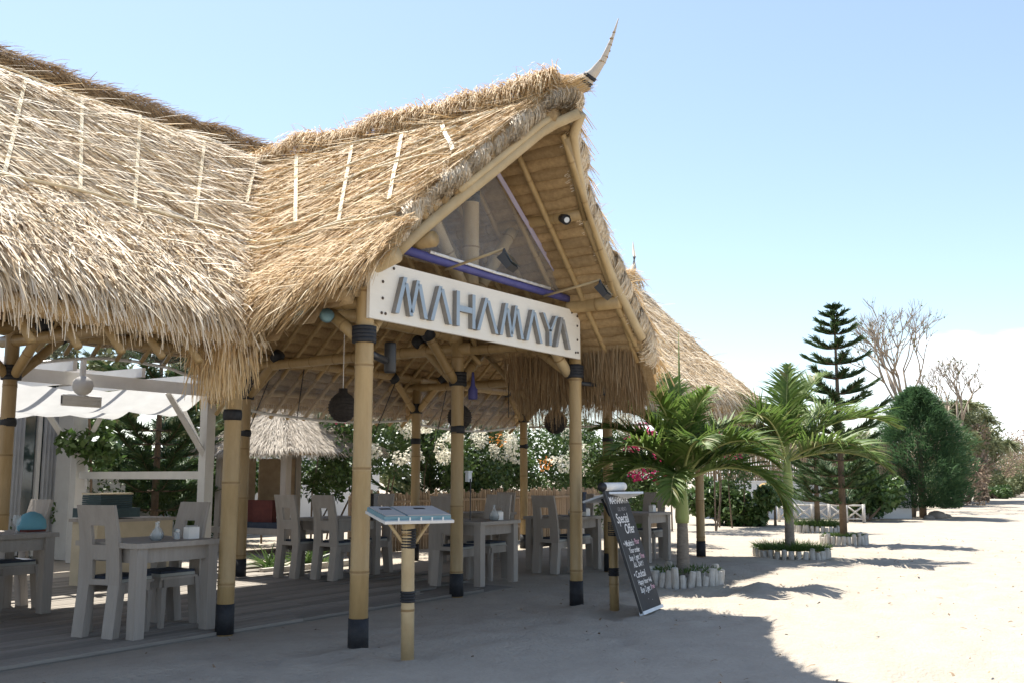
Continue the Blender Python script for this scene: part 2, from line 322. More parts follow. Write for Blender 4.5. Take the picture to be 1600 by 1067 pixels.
def shells():
    th = .24
    def surf(name, A, B, zf, keep, m_top, under):
        X, Y = np.meshgrid(A, B, indexing='ij'); Z = zf(X, Y); nx, ny = X.shape; I = np.arange(nx*ny).reshape(nx, ny)
        q = np.stack([I[:-1, :-1], I[1:, :-1], I[1:, 1:], I[:-1, 1:]], -1).reshape(-1, 4)
        cx = X.ravel()[q].mean(1); cy = Y.ravel()[q].mean(1); q = q[keep(cx, cy)]
        npobj(name, [(np.stack([X, Y, Z-under], -1).reshape(-1, 3), q)], m_top, PAV)
    xs = np.arange(-1.5, XE+.01, .1); yf = np.linspace(YR-2.73, YR, 34); yb = np.linspace(YR, YR+2.73, 34)
    km = lambda x, y: ~((np.abs(x-XR) < 2.45) & (zpor(x) > zmain(y)))
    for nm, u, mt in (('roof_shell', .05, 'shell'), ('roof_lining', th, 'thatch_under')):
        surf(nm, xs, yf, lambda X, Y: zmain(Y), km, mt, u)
        surf(nm, xs, yb, lambda X, Y: zmain(Y), lambda x, y: (x > 9.9) | (y < YR+2.12), mt, u)
        for sgn in (-1, 1):
            ds = np.linspace(0, 2.42, 28); ts = np.linspace(0, 1, 44)
            Dm, T = np.meshgrid(ds, ts, indexing='ij'); X = XR+sgn*Dm; Y0 = yfront(X)+.06; Y = Y0+(YR-Y0)*T; Z = zpor(X)-u
            nx, ny = X.shape; I = np.arange(nx*ny).reshape(nx, ny); q = np.stack([I[:-1, :-1], I[1:, :-1], I[1:, 1:], I[:-1, 1:]], -1).reshape(-1, 4)
            cx = X.ravel()[q].mean(1); cy = Y.ravel()[q].mean(1); k = (zpor(cx) > zmain(cy)-.03)
            if sgn < 0: k &= np.abs(cx-XR) < dmaxl(cy)
            npobj(nm, [(np.stack([X, Y, Z], -1).reshape(-1, 3), q[k])], mt, PAV)
shells()
def courses():
    s = .125; zo = .245
    def strip(a0, a1, b0, b1, c0, c1):   # one sewn roll of straw
        m = MB(); p = (Vector(a0)+Vector(b0))/2; q = (Vector(a1)+Vector(b1))/2; r = (Vector(b0)-Vector(a0)).length*.50; n = max(6, int((q-p).length/.16))
        pts = [p.lerp(q, i/n)+Vector((random.uniform(-.008, .008), random.uniform(-.008, .008), random.uniform(-.008, .008)+.05)) for i in range(n+1)]
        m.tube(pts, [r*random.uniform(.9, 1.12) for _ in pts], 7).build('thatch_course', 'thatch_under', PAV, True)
    def seg(f, u0, u1, d, dn):
        z0, z1 = f(d)-zo, f(dn)-zo; return z0, z1
    d = .1
    while d < 2.5:    # porch, both slopes
        dn = d+s*.66
        for sg in (-1, 1):
            if d > (2.0 if sg < 0 else 2.04): continue
            zd = float(np.interp(d, PP[:, 0], PP[:, 1]))-zo; zn = float(np.interp(dn, PP[:, 0], PP[:, 1]))-zo
            x0, x1 = XR+sg*d, XR+sg*dn; yf = float(yfront(np.array(x0)))+.03
            dmy = float(np.interp(-(zd+zo), -PM[:, 1], PM[:, 0])); y1 = YR-dmy+.1
            if y1 > yf+.3: strip((x0, yf, zd-.005), (x0, y1, zd-.005), (x1, yf, zn-.085), (x1, y1, zn-.085), (x1, yf, zn+.01), (x1, y1, zn+.01))
        d = dn
    d = .1
    while d < 2.75:
        dn = d+s*1.05; zd = float(np.interp(d, PM[:, 0], PM[:, 1]))-zo; zn = float(np.interp(dn, PM[:, 0], PM[:, 1]))-zo
        hw = float(np.interp(-(zd+zo), -PP[:, 1], PP[:, 0])) if zd+zo > 2.62 else 2.45
        for a, b, sg in ((-1.4 if d < 2.1 else 9.9, XE, 1), (-1.4, XR-hw, -1), (XR+hw, XE, -1)):
            y0, y1 = YR+sg*d, YR+sg*dn
            for k in range(2 if b-a > 12 else 1):
                aa = a+(b-a)*k/(2 if b-a > 12 else 1); bb = a+(b-a)*(k+1)/(2 if b-a > 12 else 1)
                strip((aa, y0, zd-.005), (bb, y0, zd-.005), (aa, y1, zn-.05), (bb, y1, zn-.05), (aa, y1, zn+.01), (bb, y1, zn+.01))
        d = dn
courses()
def frame():
    zl = .30
    def pole(x, y, z1, r=.082, bands=(2.0,), boot=.27, z0=-.05):
        o = bamboo('pole', (x, y, z0), (x+random.uniform(-.02, .02), y, z1), r, PAV, n=18, node=.78)
        MB().tube([(x, y, 0), (x, y, boot)], [r+.008, r+.006], 18).build('boot', 'rubber', o, True)
        for zb in bands: MB().tube([(x, y, zb-.05), (x, y, zb-.02), (x, y, zb+.02), (x, y, zb+.05)], [r+.004, r+.012, r+.010, r+.004], 18).build('lashing', 'rubber', o, True)
        return o
    def lash(p, o, r=.11, h=.16):
        m = MB()
        for k in range(4): m.tube([Vector(p)+Vector((0, 0, -h/2+h*k/4)), Vector(p)+Vector((0, 0, -h/2+h*(k+1)/4+.01))], [r*(1-.03*(k % 2)), r*(1.02)], 14)
        m.build('lashing', 'rubber', o, True)
    # porch front poles, deck-edge row, rear row
    pole(6.28, 5.74, 3.30, .078, (2.62,)); pole(9.88, 5.76, 3.25, .072, (2.66,))
    xs = (2.7, 6.3, 9.82, 13.7, 17.2)
    for x in xs:
        for y, bb in ((7.40, 2.0), (11.25, 2.05)):
            o = pole(x, y, 3.35 if x != 6.3 or y > 8 else 2.98, .078, (bb,)); zj = 2.62
            lash((x, y, zj), o)
            for sx, sy in ((-1, 0), (1, 0), (0, -1 if y > 8 else 1)):
                if (x < 3 and sx < 0) or (x > 17 and sx > 0): continue
                a = (x+sx*.07, y+sy*.07, zj-.02); b = (x+sx*.62, y+sy*.62, zj+.50)
                br = bamboo('brace', a, b, .058, PAV, n=12)
                MB().tube([Vector(b)-Vector((sx*.05, sy*.05, .04)), Vector(b)+Vector((sx*.05, sy*.05, .05))], .085, 12).build('lashing', 'rubber', br, True)
    for y in (7.40, 11.25):
        for i in range(4): bamboo('beam', (xs[i]-.2, y, 3.14), (xs[i+1]+.2, y, 3.14), .075, PAV)
    bamboo('beam', (-1, 7.4, 3.14), (2.9, 7.4, 3.14), .075, PAV); bamboo('beam', (-1, 11.25, 3.14), (2.9, 11.25, 3.14), .075, PAV)
    for x in xs: bamboo('beam', (x+.0, 7.2, 3.0), (x+.0, 11.5, 3.0), .07, PAV)
    for y in (6.95, 11.75):
        if y < 8: bamboo('purlin', (-1.2, y, 2.72), (5.9, y, 2.72), .055, PAV)
        bamboo('purlin', (10.4, y, 2.72), (18.2, y, 2.72), .055, PAV)
    for y, z in ((8.3, 4.02), (10.4, 4.02)): bamboo('purlin', (-1.2, y, z-.1), (18.2, y, z-.1), .06, PAV)
    bamboo('ridge_pole', (-1.2, YR, 4.98), (18.25, YR, 4.98), .075, PAV)
    # porch: eave purlins, tie beams and ridge pole run along y
    bamboo('purlin', (6.30, 5.42, 3.30), (6.36, 7.32, 2.80), .085, PAV, 'bamboo_pale')
    bamboo('purlin', (6.92, 5.50, 3.56), (6.92, 8.1, 3.56), .075, PAV)
    bamboo('purlin', (9.62, 5.02, 3.33), (9.62, 7.6, 3.33), .075, PAV)
    bamboo('purlin', (10.18, 5.04, 2.99), (10.18, 7.0, 2.95), .06, PAV)
    bamboo('purlin', (8.86, 5.06, 4.16), (8.86, 8.6, 4.16), .065, PAV)
    bamboo('purlin', (7.35, 5.35, 4.16), (7.35, 8.6, 4.16), .065, PAV)
    bamboo('ridge_pole', (8.1, 4.66, 5.08), (8.1, 9.3, 4.95), .06, PAV, 'bamboo_pale')
    bamboo('beam', (6.05, 5.92, 3.12), (10.1, 5.92, 3.12), .07, PAV); bamboo('beam', (6.3, 5.7, 2.92), (6.3, 7.5, 2.92), .06, PAV); bamboo('beam', (9.85, 5.7, 2.98), (9.85, 7.5, 2.98), .06, PAV)
    bamboo('beam', (6.05, 7.3, 3.35), (10.1, 7.3, 3.35), .06, PAV)
    k = bamboo('king_post', (8.1, 5.95, 3.15), (8.1, 5.95, 4.78), .085, PAV, 'bamboo_pale', 16)
    for z in (4.30, 4.76): MB().tube([(8.1, 5.95, z-.06), (8.1, 5.95, z+.06)], .094, 16).build('lashing', 'rubber', k, True)
    for sx, l in ((-1, .78), (1, .78), ):
        bamboo('strut', (8.1+sx*.05, 5.95, 3.22), (8.1+sx*l, 5.95, 4.12), .065, PAV, 'bamboo_pale', 14)
    for x, y in ((6.28, 5.74), (9.88, 5.76)):
        sx = 1 if x < 8 else -1
        b = bamboo('brace', (x+sx*.06, y+.05, 2.6), (x+sx*.5, y+.12, 3.05), .06, PAV, 'bamboo_pale'); lash((x, y, 2.62), b, .105, .13)
        bamboo('brace', (x, y+.07, 2.6), (x, y+.55, 2.95), .055, PAV)
    # barge poles along the two rakes
    for sg, r in ((-1, .052), (1, .05)):
        pts = []
        for d in np.linspace(.02, 1.52 if sg < 0 else 1.92, 14):
            x = XR+sg*d; pts.append((x, float(yfront(np.array(x)))+.0, float(zpor(np.array(x)))-.33))
        MB().tube(pts, r, 12).build('barge_pole', 'bamboo_pale', PAV, True)
    p2 = [(XR-d, float(yfront(np.array(XR-d)))-.03, float(zpor(np.array(XR-d)))-.26+.02) for d in np.linspace(.15, 1.0, 8)]
    MB().tube(p2, .036, 10).build('barge_pole', 'bamboo_pale', PAV, True)
    # rafters
    def raf(a, b, r=.032): bamboo('rafter', (a[0], a[1], a[2]-.075), (b[0], b[1], b[2]-.06), r, PAV, n=8, node=.5)
    for i, y in enumerate(np.arange(5.12, 7.9, .335)):
        raf((8.16, y-.25*(i == 0), 4.86), (10.24, y+.02, 2.80)) if y < 6.8 else raf((8.16, y, 4.86), (9.9, y, 3.0))
        if y > 5.5: raf((8.04, y+.3, 4.86), (6.15, y+.3, 2.98))
    raf((8.2, 4.86, 4.84), (8.9, 5.04, 4.17), .042); raf((8.9, 5.05, 4.19), (9.66, 5.06, 3.38), .04); raf((9.62, 5.08, 3.4), (10.12, 5.06, 2.92), .036)
    for x in np.arange(-1.2, 18.2, .36):
        raf((x, YR+.05, 4.95), (x, YR+2.72, 2.42)) if x > 9.9 else raf((x, YR+.05, 4.95), (x, YR+2.1, 2.99))
        if x < 5.8 or x > 10.4: raf((x, YR-.05, 4.95), (x, YR-2.72, 2.42))
        elif abs(x-8.1) < 2.3: 
            zz = float(zpor(np.array(x))); dm = float(np.interp(-zz, -PM[:, 1], PM[:, 0]))
            if dm > .4: raf((x, YR-.05, 4.95), (x, YR-dm, 4.95-.95*dm))
frame()

# ------------------------------------------------------------------ thatch straw
def straw():
    def onmain(n, x0, x1, d0, d1, sg=-1):
        x = RS.uniform(x0, x1, n); d = RS.uniform(d0, d1, n); y = YR+sg*d; z = zmain(y)
        k = np.ones(n, bool) if sg > 0 else ~((np.abs(x-XR) < 2.45) & (zpor(x) > z+.04) & (y > 4.5))
        x, d, y, z = x[k], d[k], y[k], z[k]; e = .04
        sl = (np.interp(d+e, PM[:, 0], PM[:, 1])-np.interp(d-e, PM[:, 0], PM[:, 1]))/(2*e)
        D = norm(np.stack([np.zeros_like(x), sg*np.ones_like(x), sl], 1)); Nn = norm(np.stack([np.zeros_like(x), -sg*sl, np.ones_like(x)], 1))
        return np.stack([x, y, z], 1), D, Nn, d
    def onporch(n, sg, d0, d1, y1=9.3):
        d = RS.uniform(d0, d1, n); x = XR+sg*d; yf = yfront(x); y = yf+(y1-yf)*RS.uniform(0, 1, n); z = zpor(x)
        k = (zpor(x) > zmain(y)-.03)
        if sg < 0: k &= d < dmaxl(y)+.02
        d, x, y, z = d[k], x[k], y[k], z[k]; e = .04
        sl = (np.interp(d+e, PP[:, 0], PP[:, 1])-np.interp(d-e, PP[:, 0], PP[:, 1]))/(2*e)
        D = norm(np.stack([sg*np.ones_like(x), np.zeros_like(x), sl], 1)); Nn = norm(np.stack([-sg*sl, np.zeros_like(x), np.ones_like(x)], 1))
        return np.stack([x, y, z], 1), D, Nn, d
    def lay(P, D, Nn, L, Wd, jit=.32, off=.03, lift=.03, droop=0., segs=2, out=.0):
        n = len(P); wild = (RS.uniform(0, 1, (n, 1)) > .93); D2 = norm(D+rnd(n)*jit*(1+1.6*wild)+Nn*(out+.25*wild)); return blades(P+Nn*RS.uniform(-.02, off, (n, 1)), D2, Nn, L, Wd, droop, lift, segs, .6, .8)
    A = []
    # main front slope, left of the porch (close) and right of it
    P, D, Nn, d = onmain(52000, 2.6, 8.0, .12, 2.55); n = len(P)
    D = norm(D+np.array([.5, 0, 0])*np.clip((2.2-d)/.8, 0, 1)[:, None]); A.append(lay(P, D, Nn, RS.uniform(.2, .65, n), RS.uniform(.007, .017, n), .15, .03, .008, 0, 2, .0))
    P, D, Nn, d = onmain(9000, -1.4, 2.6, .12, 2.6); A.append(lay(P, D, Nn, RS.uniform(.2, .45, len(P)), .014))
    P, D, Nn, d = onmain(26000, 9.2, XE+.05, .1, 2.7); n = len(P); A.append(lay(P, D, Nn, RS.uniform(.2, .5, n), RS.uniform(.009, .018, n), .24))
    P, D, Nn, d = onmain(12000, 9.9, XE, .1, 2.7, 1); A.append(lay(P, D, Nn, .45, .02))
    npobj('main_thatch', A, 'straw', PAV, kind='stuff')
    A = []
    # shaggy lower zone and hanging eave fringe, main front left
    P, D, Nn, d = onmain(17000, 2.6, 6.6, 1.75, 2.75); n = len(P)
    A.append(lay(P, D*.8-np.array([0, 0, .25]), Nn, RS.uniform(.2, .42, n), RS.uniform(.008, .017, n), .26, .05, .02, .2, 3, .06))
    P, D, Nn, d = onmain(7000, 2.6, 6.4, 2.5, 2.75); n = len(P)
    A.append(lay(P, D*.45-np.array([0, 0, .8]), Nn, RS.uniform(.08, .26, n)+.3*(RS.uniform(0, 1, n) > .975), RS.uniform(.006, .014, n), .26, .05, .02, .1, 3))
    P, D, Nn, d = onmain(10000, 9.8, XE, 2.4, 2.75); n = len(P); A.append(lay(P, D*.5-np.array([0, 0, .7]), Nn, RS.uniform(.2, .55, n), .014, .22, .03, .02, .1))
    P, D, Nn, d = onmain(9000, 9.9, XE, 2.5, 2.75, 1); n = len(P); A.append(lay(P, D*.4-np.array([0, 0, .8]), Nn, RS.uniform(.2, .5, n), .016, .3))
    npobj('eave_fringe', A, 'straw', PAV, kind='stuff')
    A = []
    P, D, Nn, d = onporch(40000, -1, .1, 2.25); n = len(P)
    D = norm(D+np.array([0, .45, 0])); A.append(lay(P, D, Nn, RS.uniform(.18, .55, n), RS.uniform(.007, .016, n), .17, .03, .008, 0, 2, .0))
    P, D, Nn, d = onporch(9000, 1, .1, 2.4); A.append(lay(P, D, Nn, .4, .016))
    # left eave of the porch: swept tufts hanging over the edge and into the valley foot
    m = 9000; y = RS.uniform(5.35, 7.0, m); dm = dmaxl(y)-RS.uniform(0, .45, m); x = XR-dm; z = zpor(x)
    P = np.stack([x, y, z], 1); Nn = np.tile(norm(np.array([[-.7, 0, .7]])), (m, 1)); D = np.stack([-np.full(m, .75), RS.uniform(.0, .5, m), -np.full(m, .75)], 1)
    A.append(lay(P, D, Nn, RS.uniform(.16, .40, m), RS.uniform(.005, .011, m), .22, .07, .03, .18, 3, .08))
    m = 800; y = RS.uniform(6.6, 7.05, m); x = RS.uniform(5.5, 5.92, m); P = np.stack([x, y, np.maximum(zpor(x), 2.7)-RS.uniform(0, .15, m)], 1)
    A.append(lay(P, np.tile([-.12, -.18, -1.], (m, 1)), np.tile([-.7, -.7, .1], (m, 1)), RS.uniform(.25, .62, m), .010, .16, .03, .02, 0, 3))
    npobj('porch_thatch', A, 'straw_gold', PAV, kind='stuff')
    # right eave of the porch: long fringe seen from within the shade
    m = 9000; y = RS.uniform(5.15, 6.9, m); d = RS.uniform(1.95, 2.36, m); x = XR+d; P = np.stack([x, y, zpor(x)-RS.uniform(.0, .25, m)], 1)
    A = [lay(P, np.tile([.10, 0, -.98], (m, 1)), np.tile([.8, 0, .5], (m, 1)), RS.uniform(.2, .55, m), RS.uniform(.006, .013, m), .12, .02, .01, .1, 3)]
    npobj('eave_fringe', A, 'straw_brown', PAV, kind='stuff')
    # rolled straw along the rakes: looped bundles
    A = []
    for sg, n in ((-1, 17000), (1, 9000)):
        d = RS.uniform(.03, 1.98 if sg < 0 else 2.25, n); ph = np.floor(d/.085)*1.7; x = XR+sg*d; y = yfront(x); zt = zpor(x)
        a0 = RS.uniform(.1, 1.5, n); rr = .13+.018*np.sin(ph*3.1)+RS.uniform(-.02, .025, n); skew = RS.uniform(-.09, .09, n)+.04*np.sin(ph)
        rows = []; ks = 4
        for i in range(ks+1):
            a = a0+i/ks*RS.uniform(1.1, 1.9, n); cx = x+sg*(skew*i/ks+.02*np.sin(ph)); c = np.stack([cx, y+.10-np.cos(a-.35)*0-rr*np.sin(a)*1.0+.02*np.sin(ph*2), zt-.13+rr*np.cos(a)], 1)
            w = np.stack([np.ones(n)*sg, np.zeros(n), -.95*np.ones(n)], 1)*(.0045*(1-.4*i/ks)); rows += [c-w, c+w]
        V = np.stack(rows, 1).reshape(-1, 3); mm = 2*(ks+1)
        F = np.concatenate([np.stack([np.arange(n)*mm+2*i, np.arange(n)*mm+2*i+1, np.arange(n)*mm+2*i+3, np.arange(n)*mm+2*i+2], 1) for i in range(ks)])
        A.append((V, F))
        n2 = 1500; d = RS.uniform(.03, 1.98 if sg < 0 else 2.25, n2); x = XR+sg*d; P = np.stack([x, yfront(x)+RS.uniform(-.02, .2, n2), zpor(x)+RS.uniform(-.1, .05, n2)], 1)
        A.append(blades(P, rnd(n2)+np.array([sg*.6, -.5, -.1]), rnd(n2), RS.uniform(.06, .2, n2), .006, .1, .02, 3))
    npobj('rake_roll', A, 'straw', PAV, kind='stuff')
    for sg in (-1, 1):
        pts = []; rad = []
        for d in np.linspace(0, 1.95 if sg < 0 else 2.22, 40):
            x = XR+sg*d; pts.append((x, float(yfront(np.array(x)))+.11, float(zpor(np.array(x)))-.14)); rad.append(.095+.012*math.sin(d*37))
        MB().tube(pts, rad, 10).build('rake_core', 'shell', PAV, True)
    # ridges
    A = []
    n = 9000; x = RS.uniform(-1.4, 8.35, n); a = RS.uniform(-1.9, 1.9, n); lump = 1+.16*np.sin(x*5.1)+.1*np.sin(x*11.7+1); r = (.115+.05*np.clip((6-x)/6, 0, 1))*lump
    P = np.stack([x, YR+.02-r*np.sin(a), 5.44+r*np.cos(a)*.95], 1); Nn = norm(np.stack([np.zeros(n), -np.sin(a), np.cos(a)], 1)); D = np.stack([np.full(n, .75), -np.cos(a)*.7, -np.sin(a)*.7], 1)
    A.append(lay(P, D, Nn, RS.uniform(.1, .28, n), RS.uniform(.006, .012, n), .3, .03, .02, .1, 3))
    npobj('ridge_roll', A, 'straw_brown', PAV, kind='stuff')
    MB().tube([(x, YR, 5.42) for x in np.linspace(-1.4, 8.3, 20)], [.10+.04*max(0, (6-x)/6) for x in np.linspace(-1.4, 8.3, 20)], 10).build('ridge_core', 'thatch_under', PAV, True)
    A = []
    n = 10000; y = RS.uniform(4.85, 9.2, n); sgn = RS.choice([-1, 1], n, p=[.7, .3]); dd = RS.uniform(0, .12, n)
    bump_ = .06*np.maximum(0, np.sin((y-4.5)*5.3))+.05*np.sin((y-4.5)*2.1)**2+.02*np.exp(-((y-5.1)/.35)**2)
    P = np.stack([XR+sgn*dd, y, 5.29+bump_-dd*.5], 1); D = np.stack([sgn*RS.uniform(.5, 1, n), RS.uniform(-.55, .25, n), RS.uniform(-.75, -.1, n)], 1); Nn = np.stack([sgn*.6, np.zeros(n), np.full(n, .8)], 1)
    A.append(lay(P, D, Nn, RS.uniform(.14, .36, n), RS.uniform(.005, .011, n), .25, .05, .05, .15, 3))
    n = 2600; y = RS.uniform(4.62, 5.3, n); a = RS.uniform(0, 6.28, n); r = np.interp(y, [4.6, 4.8, 5.3], [.07, .10, .17])
    P = np.stack([XR+r*np.cos(a), y, np.interp(y, [4.6, 5.3], [5.22, 5.25])+r*np.sin(a)*.9], 1); Nn = np.stack([np.cos(a), np.zeros(n), np.sin(a)], 1)
    A.append(lay(P, np.tile([0, -1., .12], (n, 1)), Nn, RS.uniform(.08, .16, n), .007, .10, .01, .0))
    n = 4200; x = RS.uniform(13, XE+.25, n); a = RS.uniform(-1.7, 1.7, n); r = .11+.10*np.exp(-((x-18.2)/.4)**2); P = np.stack([x, YR-r*np.sin(a), 5.40+r*np.cos(a)], 1); Nn = np.stack([np.zeros(n), -np.sin(a), np.cos(a)], 1)
    A.append(lay(P, np.stack([RS.uniform(-.4, .6, n), -np.cos(a), -np.sin(a)], 1), Nn, RS.uniform(.15, .4, n), .014, .35, .05, .03, .2, 3))
    npobj('ridge_straw', A, 'straw_gold', PAV, kind='stuff')
    # verge at the right-hand end of the main roof
    n = 6000; d = RS.uniform(0, 2.75, n); y = YR-d; z = np.interp(d, PM[:, 0], PM[:, 1]); P = np.stack([XE+RS.uniform(-.12, .06, n), y, z-RS.uniform(0, .24, n)], 1)
    npobj('verge_straw', [lay(P, np.stack([RS.uniform(0, .5, n), -np.ones(n), -np.ones(n)], 1), np.tile([.6, -.3, .6], (n, 1)), RS.uniform(.1, .35, n), .015, .3)], 'straw', PAV, kind='stuff')
straw()
def roof_trim():
    def onroof(x, y, lift=.045):
        a = float(zmain(np.array(y))) if y > 6.4 else -9; b = float(zpor(np.array(x))) if y > 4.5 else -9; return (x, y, max(a, b)+lift)
    def slat(p, q, w=.032, th=.010, name='splint'):
        pts = [Vector(onroof(p[0]+(q[0]-p[0])*t, p[1]+(q[1]-p[1])*t, .10+.01*math.sin(t*9+p[0]))) for t in np.linspace(0, 1, 7)]
        m = MB(); dirn = (pts[-1]-pts[0]).normalized(); nrm = Vector((0, -.7, .7)) if p[1] > 7.4 and p[0] < 7.2 and q[0] < 6.5 and p[1] > 8.9 else Vector((-.7, 0, .7)); s = dirn.cross(nrm).normalized()*w/2; u = nrm*th
        vs = []
        for c in pts: vs += [c-s, c+s, c+s+u, c-s+u]
        fs = [(i*4+j, i*4+(j+1) % 4, i*4+4+(j+1) % 4, i*4+4+j) for i in range(len(pts)-1) for j in range(4)]+[(3, 2, 1, 0), (len(pts)*4-4, len(pts)*4-3, len(pts)*4-2, len(pts)*4-1)]
        m.add(vs, fs).build(name, 'splint', PAV)
    def rod(p, q, r=.010):
        pts = [onroof(p[0]+(q[0]-p[0])*t, p[1]+(q[1]-p[1])*t, .105+.015*math.sin(t*11+p[1])) for t in np.linspace(0, 1, 12)]
        MB().tube(pts, r, 6).build('tie_rod', 'splint', PAV, True)
    for p, q in (((4.4, 9.0), (3.45, 7.55)), ((4.99, 9.01), (4.03, 7.5)), ((5.58, 9.01), (4.71, 7.55)), ((6.26, 9.01), (5.2, 7.49)), ((7.05, 8.93), (5.92, 7.58))): slat(p, q)
    rod((2.8, 9.03), (7.3, 8.95)); rod((2.6, 7.5), (6.25, 7.55), .014)
    for p, q in (((3.6, 9.0), (5.2, 7.5)), ((4.6, 8.7), (6.1, 7.6)), ((5.3, 9.0), (6.6, 7.9)), ((6.2, 8.9), (6.9, 8.2))): rod(p, q, .010)
    for p, q in (((7.78, 8.89), (6.96, 8.07)), ((7.77, 8.2), (6.61, 6.96)), ((7.69, 7.26), (6.54, 6.32)), ((7.65, 6.52), (6.70, 5.85)), ((7.65, 5.99), (7.22, 5.52))): slat(p, q, .042)
    for p, q in (((7.78, 8.89), (7.65, 5.3)), ((7.46, 8.56), (7.66, 7.0)), ((7.11, 8.16), (7.57, 5.75)), ((6.98, 7.9), (7.32, 5.4)), ((6.8, 7.8), (7.5, 5.5)), ((6.53, 7.2), (7.2, 5.25)), ((6.41, 7.42), (6.5, 5.6)), ((6.3, 7.3), (6.61, 5.7))): rod(p, q, .012)
    # upswept finials at the two ridge ends
    f = MB().tube([(8.1, 4.72, 5.18), (8.1, 4.57, 5.25), (8.1, 4.47, 5.32), (8.1, 4.37, 5.42), (8.09, 4.31, 5.52), (8.11, 4.285, 5.60), (8.1, 4.24, 5.69), (8.1, 4.20, 5.80)], [.085, .07, .052, .034, .024, .018, .012, .005], 10).build('finial', 'straw_grey', PAV, True)
    for z, y, r in ((5.285, 4.52, .068), (5.25, 4.575, .076)):
        MB().tube([(8.1, y+.012, z-.012), (8.1, y-.012, z+.014)], r, 12).build('binding', 'rubber', f, True)
    for k in range(6):
        z = 5.40+k*.055+random.uniform(-.012, .012); yb = float(np.interp(z, [5.32, 5.42, 5.52, 5.60, 5.69, 5.80], [4.47, 4.37, 4.31, 4.285, 4.24, 4.2])); rb = float(np.interp(z, [5.32, 5.42, 5.52, 5.60, 5.69, 5.80], [.052, .034, .024, .018, .012, .005]))+.0015
        MB().tube([(8.1, yb+.002, z-.006), (8.1, yb-.002, z+.006)], rb, 10).build('binding', 'straw_brown', f, True)
    MB().tube([(18.1, YR, 5.45), (18.42, YR, 5.62), (18.56, YR, 5.82), (18.60, YR, 6.05), (18.54, YR, 6.36)], [.12, .09, .06, .035, .01], 8).build('finial', 'straw_grey', PAV, True)
roof_trim()
def films():
    # clear film closing the gable, blue roll along its foot and a lavender strip on the right rake
    m = MB(); n = 8; rows = []
    tri = [(6.62, 3.42), (9.70, 3.42), (8.06, 4.68)]
    vs = []
    for i in range(n+1):
        t = i/n; xa = tri[0][0]+(tri[2][0]-tri[0][0])*t; xb = tri[1][0]+(tri[2][0]-tri[1][0])*t; z = 3.40+(4.68-3.40)*t
        for j in range(n+1): vs.append((xa+(xb-xa)*j/n, 5.72+.03*math.sin(j*1.9+i*.8), z))
    m.add(vs, [(i*(n+1)+j, i*(n+1)+j+1, (i+1)*(n+1)+j+1, (i+1)*(n+1)+j) for i in range(n) for j in range(n)]); m.build('gable_film', 'film_hazy', PAV, True)
    MB().tube([(6.62, 5.66, 3.44), (7.4, 5.66, 3.43), (8.6, 5.66, 3.42), (9.78, 5.66, 3.42)], .042, 12).build('film_roll', 'blue_tarp', PAV, True)
    MB().tube([(7.0, 5.61, 3.47), (8.0, 5.60, 3.455), (9.1, 5.61, 3.46)], .016, 8).build('film_hem', 'hem', PAV, True)
    a, b = Vector((8.06, 5.70, 4.68)), Vector((9.70, 5.68, 3.44)); d = (b-a).normalized(); s = d.cross(Vector((0, 1, 0)))*.03; mm = MB(); vs = []
    for i in range(16):
        c = a.lerp(b, i/15)+s*random.uniform(-.15, .15); vs += [c-s, c+s, c+s+Vector((0, .012, 0)), c-s+Vector((0, .012, 0))]
    mm.add(vs, [(i*4+j, i*4+(j+1) % 4, i*4+4+(j+1) % 4, i*4+4+j) for i in range(15) for j in range(4)]).build('film_edge', 'lavender', PAV)
    # roll-up film at the rear eave and right flank
    def sheet(p, q, zt, hem):
        n, k = 22, 6; p, q = Vector(p), Vector(q); nr = (q-p).normalized().cross(Vector((0, 0, 1))); vs = []; hp = []
        for i in range(n+1):
            t = i/n; zb = hem(t)
            for j in range(k+1):
                u = j/k; w = p.lerp(q, t)+nr*(.035*math.sin(t*17+u*3)+.02*math.sin(t*41)); vs.append((w.x, w.y, zt+(zb-zt)*u))
            hp.append((w.x, w.y, zb))
        MB().add(vs, [(i*(k+1)+j, i*(k+1)+j+1, (i+1)*(k+1)+j+1, (i+1)*(k+1)+j) for i in range(n) for j in range(k)]).build('roll_film', 'clear_film', PAV, True)
        MB().tube(hp, .022, 6).build('film_hem', 'hem', PAV, True)
    sheet((6.4, 11.42, 0), (9.7, 11.42, 0), 3.2, lambda t: 2.72+.22*math.sin(math.pi*min(1, t*1.1)))
    sheet((9.9, 11.42, 0), (13.6, 11.42, 0), 3.2, lambda t: 2.32+.10*(abs(t-.5)*2)**2)
    sheet((13.8, 11.42, 0), (17.1, 11.42, 0), 3.2, lambda t: 2.3+.12*(abs(t-.45)*2)**2)
    sheet((17.3, 7.5, 0), (17.3, 11.2, 0), 3.2, lambda t: 2.42+.10*(t-.5)**2)
    sheet((13.8, 7.52, 0), (17.1, 7.52, 0), 3.2, lambda t: 2.5+.12*(t-.5)**2)
    for a, b in (((10.4, 11.3, 3.1), (10.1, 11.5, 2.1)), ((11.0, 11.3, 3.1), (11.02, 11.45, 2.3)), ((13.1, 11.2, 3.1), (12.7, 11.4, 2.0)), ((12.2, 7.5, 3.1), (12.1, 7.5, 2.4)), ((14.7, 11.3, 3.2), (14.4, 11.4, 1.9)), ((13.6, 9.2, 3.7), (13.6, 9.2, 2.4))):
        MB().tube([a, b], .008, 6).build('pull_cord', 'rubber', PAV)
films()

